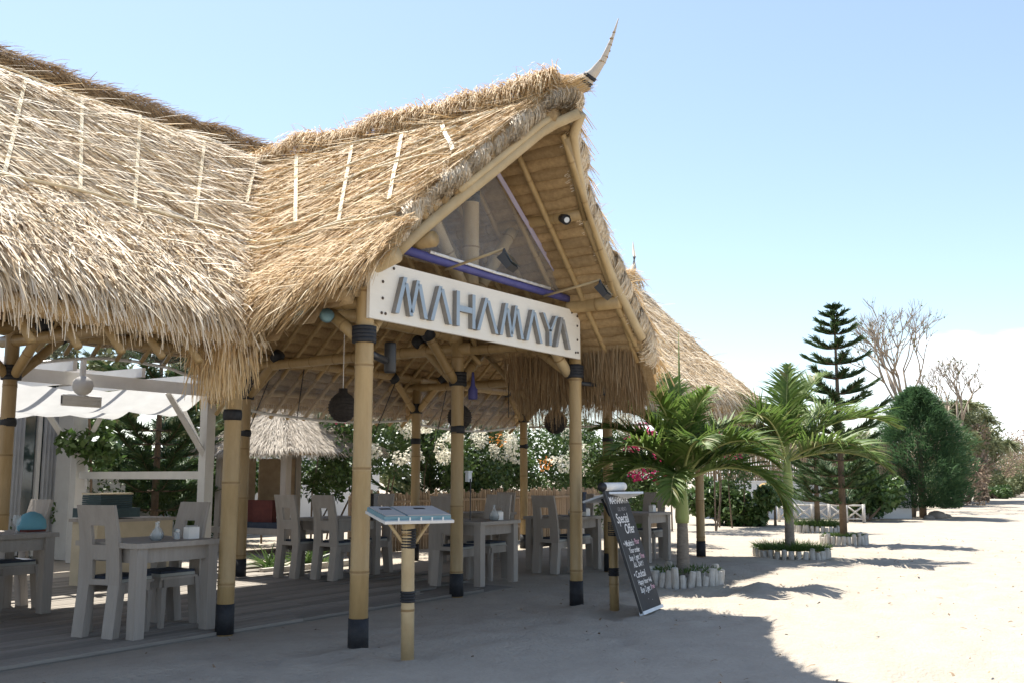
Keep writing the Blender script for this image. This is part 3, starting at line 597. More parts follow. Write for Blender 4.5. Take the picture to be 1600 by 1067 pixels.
# ------------------------------------------------------------------ sign, lamps and things on the poles
def sign():
    S = thing('name_sign', (8.1, 5.62, 2.8), 'long whitewashed board with raised blue-grey MAHAMAYA letters across the porch', 'sign')
    x0, x1, y, zb = 6.22, 9.79, 5.63, 2.755; h0, h1 = .51, .545
    m = MB(); m.prism([(0, 0), (x1-x0, 0), (x1-x0, h1), (0, h0)], (x0, y, zb), (1, 0, 0), (0, 0, 1), (0, 1, 0), .035); m.build('board', 'sign_white', S)
    def bar(mb, a, b, w):
        (ax, az), (bx, bz) = a, b
        mb.prism([(ax-w/2, az), (ax+w/2, az), (bx+w/2, bz), (bx-w/2, bz)], (x0, y-.052, zb), (1, 0, 0), (0, 0, 1), (0, 1, 0), .05)
    H = .335; z0 = .075; w = .05
    pos = [('M', .30, .40), ('A', .79, .29), ('H', 1.18, .28), ('A', 1.51, .33), ('M', 1.90, .39), ('A', 2.38, .29), ('Y', 2.71, .29), ('A', 2.97, .29)]
    for i, (c, x, wd) in enumerate(pos):
        mb = MB(); mb.side = True; L = x; a0, a1 = z0, z0+H
        if c == 'A': bar(mb, (L, a0), (L+wd*.42, a1), w); bar(mb, (L+wd*.95, a0), (L+wd*.5, a1-.02), w)
        elif c == 'M':
            q = wd/4; bar(mb, (L, a0), (L+q*1.05, a1), w); bar(mb, (L+q*1.95, a0), (L+q*1.2, a1-.05), w*.9); bar(mb, (L+q*2.05, a0+.03), (L+q*2.85, a1), w*.9); bar(mb, (L+q*4, a0), (L+q*3.05, a1-.03), w)
        elif c == 'H': bar(mb, (L, a0), (L, a1), w); bar(mb, (L+wd*.9, a0), (L+wd*.9, a1), w); mb.prism([(L+w/2, a0+.145), (L+wd*.9-w/2, a0+.145), (L+wd*.9-w/2, a0+.2), (L+w/2, a0+.2)], (x0, y-.05, zb), (1, 0, 0), (0, 0, 1), (0, 1, 0), .046)
        else: bar(mb, (L+wd*.45, a0), (L+wd*.45, a0+.17), w); bar(mb, (L+wd*.43, a0+.15), (L, a1), w*.9); bar(mb, (L+wd*.49, a0+.15), (L+wd*.92, a1), w*.9)
        mb.build('letter', ['letter_worn' if i == 7 else 'letter_blue', 'letter_side'], S, label='raised letter '+c)
    bm = MB().lathe([(.012, 0), (.014, .006), (.008, .012)], n=10).mesh('bolt', 'bolt')
    for bx, bz in ((.10, .46), (.16, .335), (.16, .19), (.15, .06), (.20, .06), (.30, .475), (3.38, .505), (3.50, .48), (3.50, .37), (3.50, .21), (3.46, .065), (3.51, .07)):
        inst('bolt', bm, S, (x0+bx, y-.001, zb+bz), (R(90), 0, 0))
sign()
def spot(x, z, dx, label):
    T = thing('floodlight', (x, 5.62, z), label, 'floodlight')
    a = Vector((x, 5.66, z)); b = Vector((x+dx, 5.0, z+.12)); MB().tube([a, b], .014, 8).build('arm', 'bamboo_pale', T, True)
    c = b+Vector((.03, -.03, -.13)); Mx = Matrix.Rotation(R(-35), 3, 'X')@Matrix.Rotation(R(10), 3, 'Z')
    h = MB().box(c, (.20, .09, .14), M=Mx, taper=.7).build('housing', 'black_metal', T); MB().box(c+Mx@Vector((0, -.048, 0)), (.17, .006, .11), M=Mx).build('lens', 'glassdark', h)
    for s in (-1, 1): MB().tube([b, c+Mx@Vector((s*.09, 0, .05))], .010, 6).build('bracket', 'black_metal', T)
spot(7.30, 3.36, .02, 'black floodlight on a rod above the middle of the name board, nearer the left pole'); spot(9.05, 3.37, .08, 'black floodlight on a rod above the right end of the name board')
def lamps():
    T = thing('pole_lamp', (9.9, 5.76, 2.5), 'black cylinder lamp on a short arm at the right porch pole', 'lamp')
    MB().tube([(9.95, 5.74, 2.50), (10.35, 5.66, 2.50)], .026, 10).build('arm', 'black_metal', T, True); MB().lathe([(.05, -.14), (.055, -.12), (.055, .12), (.05, .14)], (10.38, 5.65, 2.52), 16).build('shade', 'black_metal', T, True)
    T = thing('spotlight', (6.28, 5.9, 2.45), 'black tube spotlight clamped behind the left porch pole', 'lamp')
    MB().tube([(6.36, 5.80, 2.5), (6.85, 6.0, 2.48)], .035, 10).build('arm', 'black_metal', T, True); MB().lathe([(.05, -.14), (.055, -.12), (.055, .12), (.05, .14)], (6.98, 6.05, 2.52), 14).build('shade', 'black_metal', T, True)
    T = thing('spotlight', (8.86, 5.3, 4.1), 'small round black spotlight on the upper purlin under the right gable slope', 'lamp')
    MB().tube([(8.83, 5.28, 4.14), (8.78, 5.20, 4.10)], [.05, .055], 12).build('housing', 'black_metal', T, True); MB().tube([(8.78, 5.20, 4.10), (8.776, 5.194, 4.097)], .03, 12).build('lens', 'steel_pale', T)
    T = thing('wall_fan', (5.95, 6.3, 2.9), 'pale green round fan under the porch eave left of the front pole', 'fan')
    for dx in (0, .18): MB().tube([(5.98+dx, 6.15-dx*.5, 2.88-dx*.35), (6.0+dx, 6.19-dx*.5, 2.86-dx*.35)], .115-.3*dx, 16).build('fan_disc', 'teal_card', T, True)
    MB().tube([(6.0, 6.19, 2.86), (6.1, 6.3, 2.93)], .02, 8).build('bracket', 'black_metal', T)
    for i, (x, y, z, lab) in enumerate(((6.52, 7.62, 2.33, 'black wicker globe lantern partly hidden by the deck-edge pole at left'), (7.72, 7.34, 2.15, 'black wicker globe lantern behind the left porch pole'), (9.94, 7.46, 2.16, 'black wicker globe lantern behind the middle deck-edge pole'), (12.14, 7.4, 2.2, 'black wicker globe lantern beside the right porch pole'))):
        r = .15 if i < 3 else .165; L = thing('wicker_lantern', (x, y, z), lab, 'lantern', 'wicker globe lanterns')
        body = MB().lathe([(.04, -r*1.0), (r*.6, -r*.85), (r*.93, -r*.4), (r, 0), (r*.93, r*.42), (r*.62, r*.85), (.05, r*1.05), (.045, r*1.35)], (x, y, z), 22).build('shade', 'wicker', L, True)
        for k in range(9):
            zz = -r*.8+k*r*.2; rr = r*math.sqrt(max(.05, 1-(zz/r)**2))*1.005; MB().lathe([(rr, zz-.008), (rr+.009, zz), (rr, zz+.008)], (x, y, z), 20).build('cane_ring', 'wicker', body, True)
        MB().tube([(x, y, z+r*1.3), (x, y, 3.1)], .004, 6).build('cord', 'napkin', L)
    def onpole(nm, x, y, z, d, m, lab, cat): T = thing(nm, (x, y, z), lab, cat); MB().box((x, y, z), d).build('case', m, T); MB().box((x, y, z+d[2]/2+.012), (d[0]*1.25, d[1]*1.2, .022)).build('cap', m, T); return T
    onpole('soap_dispenser', 6.41, 5.72, 1.16, (.05, .06, .20), 'black_metal', 'slim black dispenser strapped to the left porch pole', 'dispenser')
    onpole('wall_box', 9.985, 5.74, 1.13, (.06, .07, .20), 'cushion', 'dark navy box fixed to the right porch pole', 'box')
    onpole('pump', 9.93, 7.31, 1.42, (.07, .05, .11), 'steel_pale', 'small pale switch box on the middle deck-edge pole', 'box')
    T = thing('cleaning_bottle', (9.97, 7.28, 2.42), 'blue plastic bottle hung on the middle deck-edge pole', 'bottle')
    MB().lathe([(.055, 0), (.06, .02), (.06, .12), (.03, .17), (.02, .26), (.015, .34)], (9.97, 7.28, 2.38), 12).build('body', 'blue_tarp', T, True)
    MB().tube([(9.93, 7.28, .9), (9.93, 7.28, 1.4)], .008, 6).build('cable', 'black_metal', T)
lamps()

# ------------------------------------------------------------------ menu stands and offer banner
def menu(x, y, h, rz, tilt, label, book, r=.052):
    T = thing('menu_stand', (x, y, 0), label, 'menu stand'); Q = Matrix.Rotation(rz, 3, 'Z')
    bamboo('post', (x, y, -.05), (x-.015, y, h-.03), r, T, 'bamboo_pale' if book else 'bamboo', 16, .5)
    for z, hh in ((.50 if book else .40, .10), (.95 if book else .86, .17 if book else .16)):
        m = MB(); k = int(hh/.022)
        for i in range(k): zz = z-hh/2+i*.022; m.tube([(x-.006, y, zz), (x-.006, y, zz+.011), (x-.006, y, zz+.022)], [r+.003, r+.011, r+.003], 14)
        m.build('lashing', 'rubber', T, True)
    C0 = Vector((x, y, h)); M = Q@Matrix.Rotation(tilt, 3, 'X'); w, d = (.58, .44) if book else (.52, .44)
    for sx in (-1, 1): MB().tube([C0+Q@Vector((sx*.04, 0, -.22)), C0+M@Vector((sx*w*.33, 0, -.02))], .014, 8).build('prop', 'bamboo_pale' if book else 'rubber', T, True)
    MB().box(C0, (w, d, .022), M=M).build('tray', 'white_paint' if book else 'steel_pale', T)
    if book:
        bk = MB().box(C0+M@Vector((0, .02, .026)), (w*.96, d*.9, .028), M=M).build('menu_book', 'teal_card', T)
        for sx, ww in ((-.32, .28), (.17, .62)): MB().box(C0+M@Vector((w*sx, .02, .044)), (w*ww, d*.86, .006), M=M).build('cover', 'grey_card', bk)
        for sx in (-.30, .2): MB().box(C0+M@Vector((w*sx, .09, .0485)), (.09, .045, .003), M=M).build('emblem', 'black_metal', bk)
        for i in range(5): MB().box(C0+M@Vector((w*(-.3+.16*i), -d/2+.012, .022)), (.008, .012, .03), M=M).build('peg', 'napkin', T)
    return T
menu(6.17, 5.12, 1.11, R(-28), R(9), 'pale bamboo post stand holding a teal and grey menu folder, nearest the camera', True)
menu(9.86, 5.27, 1.20, R(-18), R(-14), 'darker bamboo menu stand with empty grey tray behind the black offer banner', False)
def txt(body, size, m, parent, M4, shear=.15):
    cu = bpy.data.curves.new('text', 'FONT'); cu.body = body; cu.size = size; cu.shear = shear; cu.align_x = 'CENTER'; cu.space_character = .95; cu.offset = .0012
    t = bpy.data.objects.new('text', cu); COL.objects.link(t); bpy.context.view_layer.update()
    me = bpy.data.meshes.new_from_object(t.evaluated_get(bpy.context.evaluated_depsgraph_get())); bpy.data.objects.remove(t)
    me.transform(M4); me.materials.clear(); me.materials.append(MATS[m])
    return link(bpy.data.objects.new('chalk_lettering', me), parent)
def banner():
    T = thing('offer_banner', (9.85, 4.8, 0), 'tall black roll-up Special Offer banner leaning at the edge of the porch', 'banner')
    O = Vector((9.50, 4.74, .01)); ex = Vector((.66, .10, 0)); Wd = ex.length; ex.normalize(); up = Vector((-.05, .42, 1.30)); H = up.length; up.normalize(); nz_ = ex.cross(up).normalized()
    MB().prism([(0, .03), (Wd, .03), (Wd, H), (0, H)], O, ex, up, -nz_, .012).build('panel', 'slate', T)
    MB().prism([(-.012, 0), (Wd+.02, 0), (Wd+.02, .035), (-.012, .035)], O+nz_*.012, ex, up, -nz_, .05).build('foot_bar', 'steel_pale', T)
    MB().prism([(-.018, .02), (0, .02), (0, H), (-.018, H)], O+nz_*.004, ex, up, -nz_, .03).build('edge_rail', 'black_metal', T)
    t0 = O+up*(H+.01); rr = MB().tube([t0-ex*.0-nz_*.01, t0+ex*(Wd)-nz_*.01], .048, 14).build('top_roll', 'napkin', T, True)
    MB().tube([t0-ex*.03-nz_*.01, t0-ex*.002-nz_*.01], .05, 14).build('end_cap', 'black_metal', rr, True)
    def M4(u, v): c = O+ex*u+up*v+nz_*.003; return Matrix(((ex.x, up.x, nz_.x, c.x), (ex.y, up.y, nz_.y, c.y), (ex.z, up.z, nz_.z, c.z), (0, 0, 0, 1)))
    for s, u, v, sz, m in (('MAHAMAYA', .33, 1.185, .10, 'chalk'), ('GILI MENO', .35, 1.10, .055, 'chalk_dim'), ('Special', .27, .97, .135, 'chalk'), ('Offer', .40, .85, .135, 'chalk'), ('\u2022 Mojito\'s', .22, .715, .082, 'chalk'), ('Pour', .50, .725, .075, 'chalk_pink'), ('Your order', .34, .64, .07, 'chalk'), ('buy 1 get 1', .29, .56, .078, 'chalk'), ('free', .54, .565, .07, 'chalk_pink'), ('ALL  DAY !', .33, .485, .065, 'chalk'), ('\u2022 Cocktail', .27, .375, .092, 'chalk'), ('Happy hour 4-6', .36, .30, .066, 'chalk'), ('Buy 2 get 1', .33, .215, .078, 'chalk'), ('free', .57, .225, .065, 'chalk_pink'), ('-', .30, .12, .07, 'chalk_dim'), ('-', .42, .10, .07, 'chalk_dim')):
        txt(s, sz*1.12, m, T, M4(u, v))
banner()

# ------------------------------------------------------------------ tables and chairs
def make_table(w=.88, d=.86, h=.82):
    T = bpy.data.objects.new('dining_table', None); COL.objects.link(T)
    MB().box((0, 0, h-.022), (w+.05, d+.05, .045)).build('tabletop', 'wood_grey', T)
    for a, b, c in (((0, -d/2+.055, h-.11), (w-.2, .03, .13), 0), ((0, d/2-.055, h-.11), (w-.2, .03, .13), 0), ((-w/2+.055, 0, h-.11), (.03, d-.2, .13), 0), ((w/2-.055, 0, h-.11), (.03, d-.2, .13), 0)): MB().box(a, b).build('apron', 'wood_grey', T)
    for sx in (-1, 1):
        for sy in (-1, 1): MB().box((sx*(w/2-.055), sy*(d/2-.055), (h-.046)/2), (.105, .105, h-.046)).build('leg', 'wood_grey', T)
    return T
def make_chair():
    """faces +x, seat centre at x=.24, backrest at x=0"""
    T = bpy.data.objects.new('dining_chair', None); COL.objects.link(T); W2 = .225
    def xb(z): return -.10*max(0, (z-.45)/.7)**1.4+.02*math.sin(max(0, z-.45)*4)
    rows = [.45, .50, .585, .67, .71, .76, .80, .86, .92, .97, 1.03, 1.09, 1.15]; cols = [-W2, -.075, .075, W2]; m = MB(); th = .036
    hole = lambda i, j: j == 1 and ((.50 <= rows[i] < .67) or (.80 <= rows[i] < .97))
    def yy(j, z): return cols[j]*(1 if abs(cols[j]) < .1 else 1-.10*max(0, (z-.5)/.65))
    def quad(p): m.add(p, [(0, 1, 2, 3)])
    for i in range(len(rows)-1):
        z0, z1 = rows[i], rows[i+1]
        for j in range(3):
            if hole(i, j): continue
            c = [(xb(z), yy(jj, z), z) for z, jj in ((z0, j), (z0, j+1), (z1, j+1), (z1, j))]; f = [(x+th, y, z) for x, y, z in c]
            quad(c[::-1]); quad(f)
            if j == 0 or hole(i, j-1): quad([c[3], c[0], f[0], f[3]])
            if j == 2 or hole(i, j+1): quad([c[1], c[2], f[2], f[1]])
            if i == 0 or hole(i-1, j): quad([c[0], c[1], f[1], f[0]])
            if i == len(rows)-2 or hole(i+1, j): quad([c[2], c[3], f[3], f[2]])
    m.build('backrest', 'wood_grey', T)
    for s in (-1, 1):
        mb = MB(); mb.add([(x, y, z) for z, dx in ((0, -.05), (.45, 0.)) for x, y in ((dx, s*W2), (dx+.085, s*W2), (dx+.085, s*.105), (dx, s*.105))], [(0, 1, 2, 3), (4, 5, 6, 7), (0, 1, 5, 4), (1, 2, 6, 5), (2, 3, 7, 6), (3, 0, 4, 7)]); mb.build('leg', 'wood_grey', T)
        MB().box((.43, s*.185, .185), (.055, .055, .37), taper=.75).build('leg', 'wood_grey', T)
        MB().box((.25, s*.195, .41), (.36, .03, .08)).build('seat_rail', 'wood_grey', T)
    MB().box((.26, 0, .455), (.43, .43, .022)).build('seat', 'wood_grey', T); MB().box((.445, 0, .41), (.03, .36, .08)).build('seat_rail', 'wood_grey', T)
    cu = MB().box((.265, 0, .482), (.40, .40, .028)).build('cushion', 'cushion_pale', T); MB().box((.265, 0, .507), (.39, .39, .022)).build('cushion_top', 'cushion', cu)
    return T
t0, c0 = make_table(), make_chair(); used = {}
def put(o, x, y, rz, label, cat, group, z=.026):
    c = o if o.name not in used else copy_tree(o); used[o.name] = 1
    c.location = (x, y, z); c.rotation_euler = (0, 0, rz); setp(c, label, cat, group); return c
TABS = [(5.93, 8.04, 'grey wooden table nearest the camera beside the deck-edge pole at left', .026), (5.68, 10.30, 'grey wooden table cut by the left frame edge, behind the nearest table', .026), (11.02, 8.02, 'grey wooden table to the right of the middle deck-edge pole', .026), (10.75, 10.25, 'grey wooden table deep in shade behind the left porch pole', .026), (13.55, 8.12, 'grey wooden table behind the right porch pole', 0), (15.75, 7.95, 'grey wooden table behind the black offer banner', 0), (14.2, 10.2, 'grey wooden table at the back by the rear bamboo pole', 0)]
for x, y, l, z in TABS: put(t0, x, y, 0, l, 'table', 'grey wooden dining tables', z)
PI = math.pi
CH = [(5.44, 8.05, R(14), 'grey wooden chair nearest the camera, tucked in at the left of the nearest table', .026),
      (6.50, 8.22, PI, 'grey wooden chair at the right of the nearest table by the bamboo pole', .026),
      (6.28, 10.55, PI, 'grey wooden chair at the right of the table cut by the left frame edge', .026),
      (5.02, 10.3, 0, 'grey wooden chair cut by the left frame edge at the rear left table', .026),
      (10.05, 10.55, 0, 'grey wooden chair seen from behind in front of the small thatched hut', .026),
      (10.12, 9.90, 0, 'grey wooden chair seen from behind just left of the left porch pole', .026),
      (11.5, 10.1, PI, 'grey wooden chair at the far side of the table behind the left porch pole', .026),
      (10.40, 8.02, 0, 'grey wooden chair seen from behind just left of the middle deck-edge pole', .026),
      (11.72, 8.12, PI, 'grey wooden chair facing left at the table right of the middle pole', .026),
      (12.86, 8.02, 0, 'grey wooden chair seen from behind left of the right porch pole', 0),
      (13.5, 10.3, 0, 'grey wooden chair at the rear, seen between the middle and right poles', 0),
      (14.26, 8.2, PI, 'grey wooden chair half hidden behind the right porch pole', 0),
      (15.02, 10.25, PI, 'grey wooden chair furthest back at the rear table', 0),
      (16.5, 8.0, PI, 'grey wooden chair behind the top of the offer banner', 0)]
for x, y, rz, l, z in CH: put(c0, x+random.uniform(-.02, .02), y, rz+random.uniform(-.05, .05), l, 'chair', 'grey wooden dining chairs', z)
def tableware():
    z = .846
    def carafe(x, y, lab, s=1., zz=z):
        T = thing('carafe', (x, y, zz), lab, 'carafe', 'glass carafes on the tables'); MB().lathe([(.045*s, 0), (.055*s, .02*s), (.057*s, .05*s), (.035*s, .095*s), (.014*s, .115*s), (.012*s, .15*s), (.018*s, .165*s)], (x, y, zz), 16).build('flask', 'glass', T, True)
        MB().lathe([(.044*s, .004), (.052*s, .02*s), (.052*s, .045*s)], (x, y, zz), 14).build('filling', 'teal_dark', T, True)
    def jar(x, y, lab, m='napkin', zz=z):
        T = thing('shaker', (x, y, zz), lab, 'shaker', 'shakers on the tables'); MB().lathe([(.024, 0), (.026, .01), (.024, .06), (.018, .07)], (x, y, zz), 12).build('body', 'glass', T, True); MB().lathe([(.019, .068), (.02, .085), (.012, .095)], (x, y, zz), 12).build('lid', m, T, True)
    def box(x, y, lab, zz=z):
        T = thing('napkin_holder', (x, y, zz), lab, 'napkin holder', 'white napkin holders'); MB().box((x, y, zz+.055), (.12, .08, .11)).build('holder', 'napkin', T); MB().box((x, y, zz+.118), (.10, .05, .014)).build('napkins', 'fabric_white', T)
    carafe(5.86, 7.86, 'glass oil flask on the nearest table, left one'); carafe(6.02, 8.05, 'glass oil flask on the nearest table, further from camera'); jar(6.08, 7.84, 'small shaker beside the napkin holder on the nearest table'); jar(6.13, 7.92, 'small shaker behind the napkin holder on the nearest table', 'teal_card'); box(6.22, 7.82, 'white napkin holder on the nearest table')
    carafe(11.1, 7.74, 'round glass jar on the table right of the middle pole', 1.25); box(11.26, 7.78, 'white napkin holder on the table right of the middle pole')
    carafe(13.45, 7.9, 'round glass jar on the table behind the right porch pole', 1.3, .82); box(13.8, 7.86, 'white napkin holder by the right porch pole', .82); box(16.05, 7.8, 'white napkin holder behind the offer banner', .82)
    T = thing('wine_glass', (5.75, 9.98, z), 'stemmed glass on the table cut by the left frame edge', 'glass'); MB().lathe([(.035, 0), (.006, .008), (.006, .07), (.03, .10), (.042, .14), (.036, .19)], (5.75, 9.98, z), 16).build('bowl', 'glass', T, True)
    T = thing('folded_cloth', (6.02, 10.12, z), 'light blue bundled cloth at the rear left table', 'cloth'); m = MB()
    m.lathe([(.12, 0), (.15, .04), (.14, .12), (.09, .18), (.02, .21)], (6.1, 10.3, z), 14); m.build('bundle', 'light_blue', T, True); MB().box((6.06, 10.2, z+.012), (.22, .12, .022)).build('trim', 'maroon', T)
    T = thing('serving_counter', (8.35, 11.9, 0), 'low beige counter behind the nearest table', 'counter'); MB().box((8.35, 11.9, .42), (1.15, .55, .84)).build('body', 'beige', T); MB().box((8.35, 11.9, .86), (1.22, .62, .04)).build('top', 'wood_grey', T)
    T = thing('tray_stack', (8.05, 11.85, .88), 'stack of dark green crates with pale lid on the low counter', 'crates')
    MB().box((8.05, 11.85, .96), (.66, .5, .12)).build('crate', 'teal_dark', T); MB().box((8.05, 11.85, 1.205), (.48, .42, .02)).build('lid', 'beige', T)
    for k in range(6): MB().box((8.05, 11.85, 1.035+k*.028), (.47-.006*(k % 2), .41, .024)).build('tray', 'teal_dark', T)
tableware()

# ------------------------------------------------------------------ planting helpers
def leaves(n, centers, rad, size, up=.3, shell=.55, asp=.55, flat=None):
    """diamond leaves scattered in the outer shells of lumps -> V,F"""
    C = np.array(centers, float); Rd = np.array(rad, float)
    if Rd.ndim == 1: Rd = np.repeat(Rd[:, None], 3, 1)
    vol = Rd.prod(1)**.67; k = RS.choice(len(C), n, p=vol/vol.sum()); u = rnd(n); r = RS.uniform(shell**3, 1, n)**(1/3); P = C[k]+u*Rd[k]*r[:, None]
    D = norm(u*.6+rnd(n)*.8+np.array([0, 0, up])); Nn = norm(u+rnd(n)*.7+np.array([0, 0, .5])); S = norm(np.cross(D, Nn)); s = (RS.uniform(.6, 1.25, n)*size)[:, None]
    V = np.stack([P-D*s*.5, P+S*s*asp*.5+Nn*s*.06, P+D*s*.5-np.array([0, 0, .1])*s, P-S*s*asp*.5+Nn*s*.06], 1).reshape(-1, 3)
    return V, np.arange(4*n).reshape(n, 4)
def lumps(box, n, r):
    (x0, y0, z0), (x1, y1, z1) = box; return [(random.uniform(x0, x1), random.uniform(y0, y1), random.uniform(z0, z1)) for _ in range(n)], [random.uniform(r*.7, r*1.3) for _ in range(n)]
def rings(r0, r1, h, step=.07):
    p = []; z = 0
    while z < h: 
        r = r0+(r1-r0)*z/h; p += [(r*1.04, z), (r, z+.012), (r, z+step-.012)]; z += step
    return p
HD = Vector((math.cos(AZ), math.sin(AZ), 0)); RT = Vector((math.sin(AZ), -math.cos(AZ), 0))
def palm(name, base, trunk_h, shaft_h, fronds, label, group):
    T = thing(name, base, label, 'palm', group); b = Vector(base)
    MB().lathe([(r, z) for r, z in rings(.09, .07, trunk_h)], base, 16).build('trunk', 'bark_palm', T, True)
    MB().lathe([(.088, 0), (.098, shaft_h*.12), (.085, shaft_h*.5), (.06, shaft_h)], (b.x, b.y, b.z+trunk_h-.02), 14).build('crownshaft', 'crownshaft', T, True)
    top = b+Vector((0, 0, trunk_h+shaft_h*.85))
    for (ax, ad, elv, Ln, drp, dry) in fronds:   # ax: to image right, ad: away from camera
        elv = min(86, elv+9); drp *= .92; hdir = (RT*ax+HD*ad); hl = hdir.length; hdir.normalize(); n = 22; p = top.copy(); e = R(elv); pts = [p.copy()]; st = Ln/n
        for i in range(n):
            e -= R(drp)/n*(0.35+1.3*i/n); p = p+(hdir*math.cos(e)+Vector((0, 0, 1))*math.sin(e))*st; pts.append(p.copy())
        fr = MB().tube(pts, [.024*(1-.85*i/n)+.003 for i in range(n+1)], 6).build('frond', 'rachis', T, True)
        PT = np.array(pts); m = 74; Ps, Ds, Ns, Ls = [], [], [], []
        side0 = np.array(hdir.cross(Vector((0, 0, 1))))
        for i in range(m):
            t = .16+.84*(i+.5)/m; f = t*n; a = int(min(f, n-1)); q = PT[a]+(PT[a+1]-PT[a])*(f-a); tan = PT[a+1]-PT[a]; tan = tan/np.linalg.norm(tan); upv = np.cross(side0, tan); upv /= np.linalg.norm(upv)
            ll = Ln*.40*math.sin(math.pi*(.18+.80*t))**.6*(1-.35*max(0, t-.7)/.3)
            for s in (-1, 1):
                d = tan*(.55+.5*t)+side0*s*.8+upv*(.52+random.uniform(-.2, .2)); Ps.append(q); Ds.append(d+RS.normal(size=3)*.09); Ns.append(upv+side0*s*-.4); Ls.append(ll*random.uniform(.85, 1.12))
        V, F = blades(np.array(Ps), np.array(Ds), norm(np.array(Ns)), np.array(Ls), np.full(len(Ps), .046), RS.uniform(.15, .5, len(Ps)), 0, 4, .92, .35)
        npobj('leaflets', [(V, F)], 'palm_dry' if dry else 'palm_leaf', fr)
    return T
palm('manila_palm', (12.75, 5.75, .08), .74, .62, [(-1, .1, 52, 1.55, 85, 0), (-.75, -.5, 42, 1.45, 95, 0), (-.5, .6, 62, 1.5, 70, 0), (.1, -.9, 48, 1.4, 100, 0), (.9, .2, 58, 1.45, 80, 0), (.75, -.55, 45, 1.6, 105, 0), (.35, .8, 66, 1.4, 55, 0), (-.1, .3, 82, 1.6, 30, 0), (.25, -.2, 80, 1.4, 45, 0), (.65, -.25, 22, 1.75, 135, 0), (-.2, -.6, 20, 1.1, 125, 0), (-.9, .5, 30, 1.4, 90, 0), (-.35, -.2, 76, 1.5, 50, 0), (.5, .3, 74, 1.55, 55, 0), (.95, -.1, 36, 1.5, 100, 0), (-.8, .0, 68, 1.5, 75, 0), (-.6, -.3, 25, 1.3, 110, 0)],
     'nearest low palm, in the ring of limewashed stakes beside the black banner', 'palms in front of the pavilion')
palm('manila_palm', (17.95, 6.0, .1), .98, .74, [(-1, .1, 68, 2.0, 120, 0), (.15, .3, 82, 1.9, 30, 0), (.95, -.1, 42, 2.3, 95, 0), (.8, .4, 52, 2.1, 90, 0), (.55, -.7, 20, 2.0, 80, 0), (-.5, -.6, 55, 1.8, 110, 0), (-.6, .6, 45, 1.9, 95, 0), (.45, .2, 72, 2.0, 60, 0), (.7, -.3, 10, 1.9, 70, 0), (-.85, -.2, 26, 1.6, 100, 0)],
     'taller palm with long green crownshaft in the grassy staked bed, right of the nearest palm', 'palms in front of the pavilion')
def spear(b, h): MB().tube([b, (b[0], b[1], b[2]+h*.5), (b[0]+.02, b[1], b[2]+h)], [.03, .022, .004], 6).build('spear_leaf', 'palm_leaf', bpy.data.objects['manila_palm'], True)
spear((12.75, 5.75, 1.5), 1.95)
def planter(cx, cy, rx, ry, h, label, n, grass=900, gh=.12):
    T = thing('planter', (cx, cy, 0), label, 'planter', 'staked planting beds'); per = 2*math.pi*math.sqrt((rx*rx+ry*ry)/2); n = int(per/.105)
    mes = [MB().lathe([(.048, -.06), (.05, h*.5), (.046, h*k), (.03, h*k+.012)], n=9).mesh('stake', 'limewash') for k in (.9, 1, 1.12)]
    for i in range(n):
        a = 2*math.pi*i/n; inst('stake', mes[i % 3], T, (cx+rx*math.cos(a)-cx*0, cy+ry*math.sin(a), 0), (random.uniform(-.12, .12), random.uniform(-.12, .12), random.uniform(0, 6)), (random.uniform(.8, 1.15), random.uniform(.8, 1.15), random.uniform(.66, 1.12)))
    MB().lathe([(.9, 0), (.9, h*.8), (.2, h*.95)], n=20).build('soil', 'bark', T, True)
    s = T.children[-1]; s.location = (cx, cy, 0); s.scale = (rx*1.02, ry*1.02, 1)
    a = RS.uniform(0, 6.28, grass); r = np.sqrt(RS.uniform(0, 1, grass)); P = np.stack([cx+rx*1.0*r*np.cos(a), cy+ry*1.0*r*np.sin(a), np.full(grass, h*.85)], 1)
    D = norm(np.stack([np.cos(a)*r*.7, np.sin(a)*r*.7, np.ones(grass)], 1)+rnd(grass)*.4); npobj('grass_tuft', [blades(P, D, rnd(grass), RS.uniform(.5, 1.3, grass)*gh, .012, RS.uniform(.1, .7, grass), 0, 3, .9)], 'grass', T, kind='stuff')
planter(12.7, 5.72, .60, .46, .20, 'ring of limewashed stakes round the nearest palm', 0, 420, .09)
planter(17.95, 5.98, .40, .66, .15, 'grass-topped staked bed round the taller palm', 0, 2600, .2)
planter(22.1, 6.2, .42, .46, .2, 'neat ring of white stakes round the pine trunk', 0, 900, .1)
planter(26.5, 8.1, .45, .62, .18, 'grassy staked bed furthest back near the white wall', 0, 2200, .26)
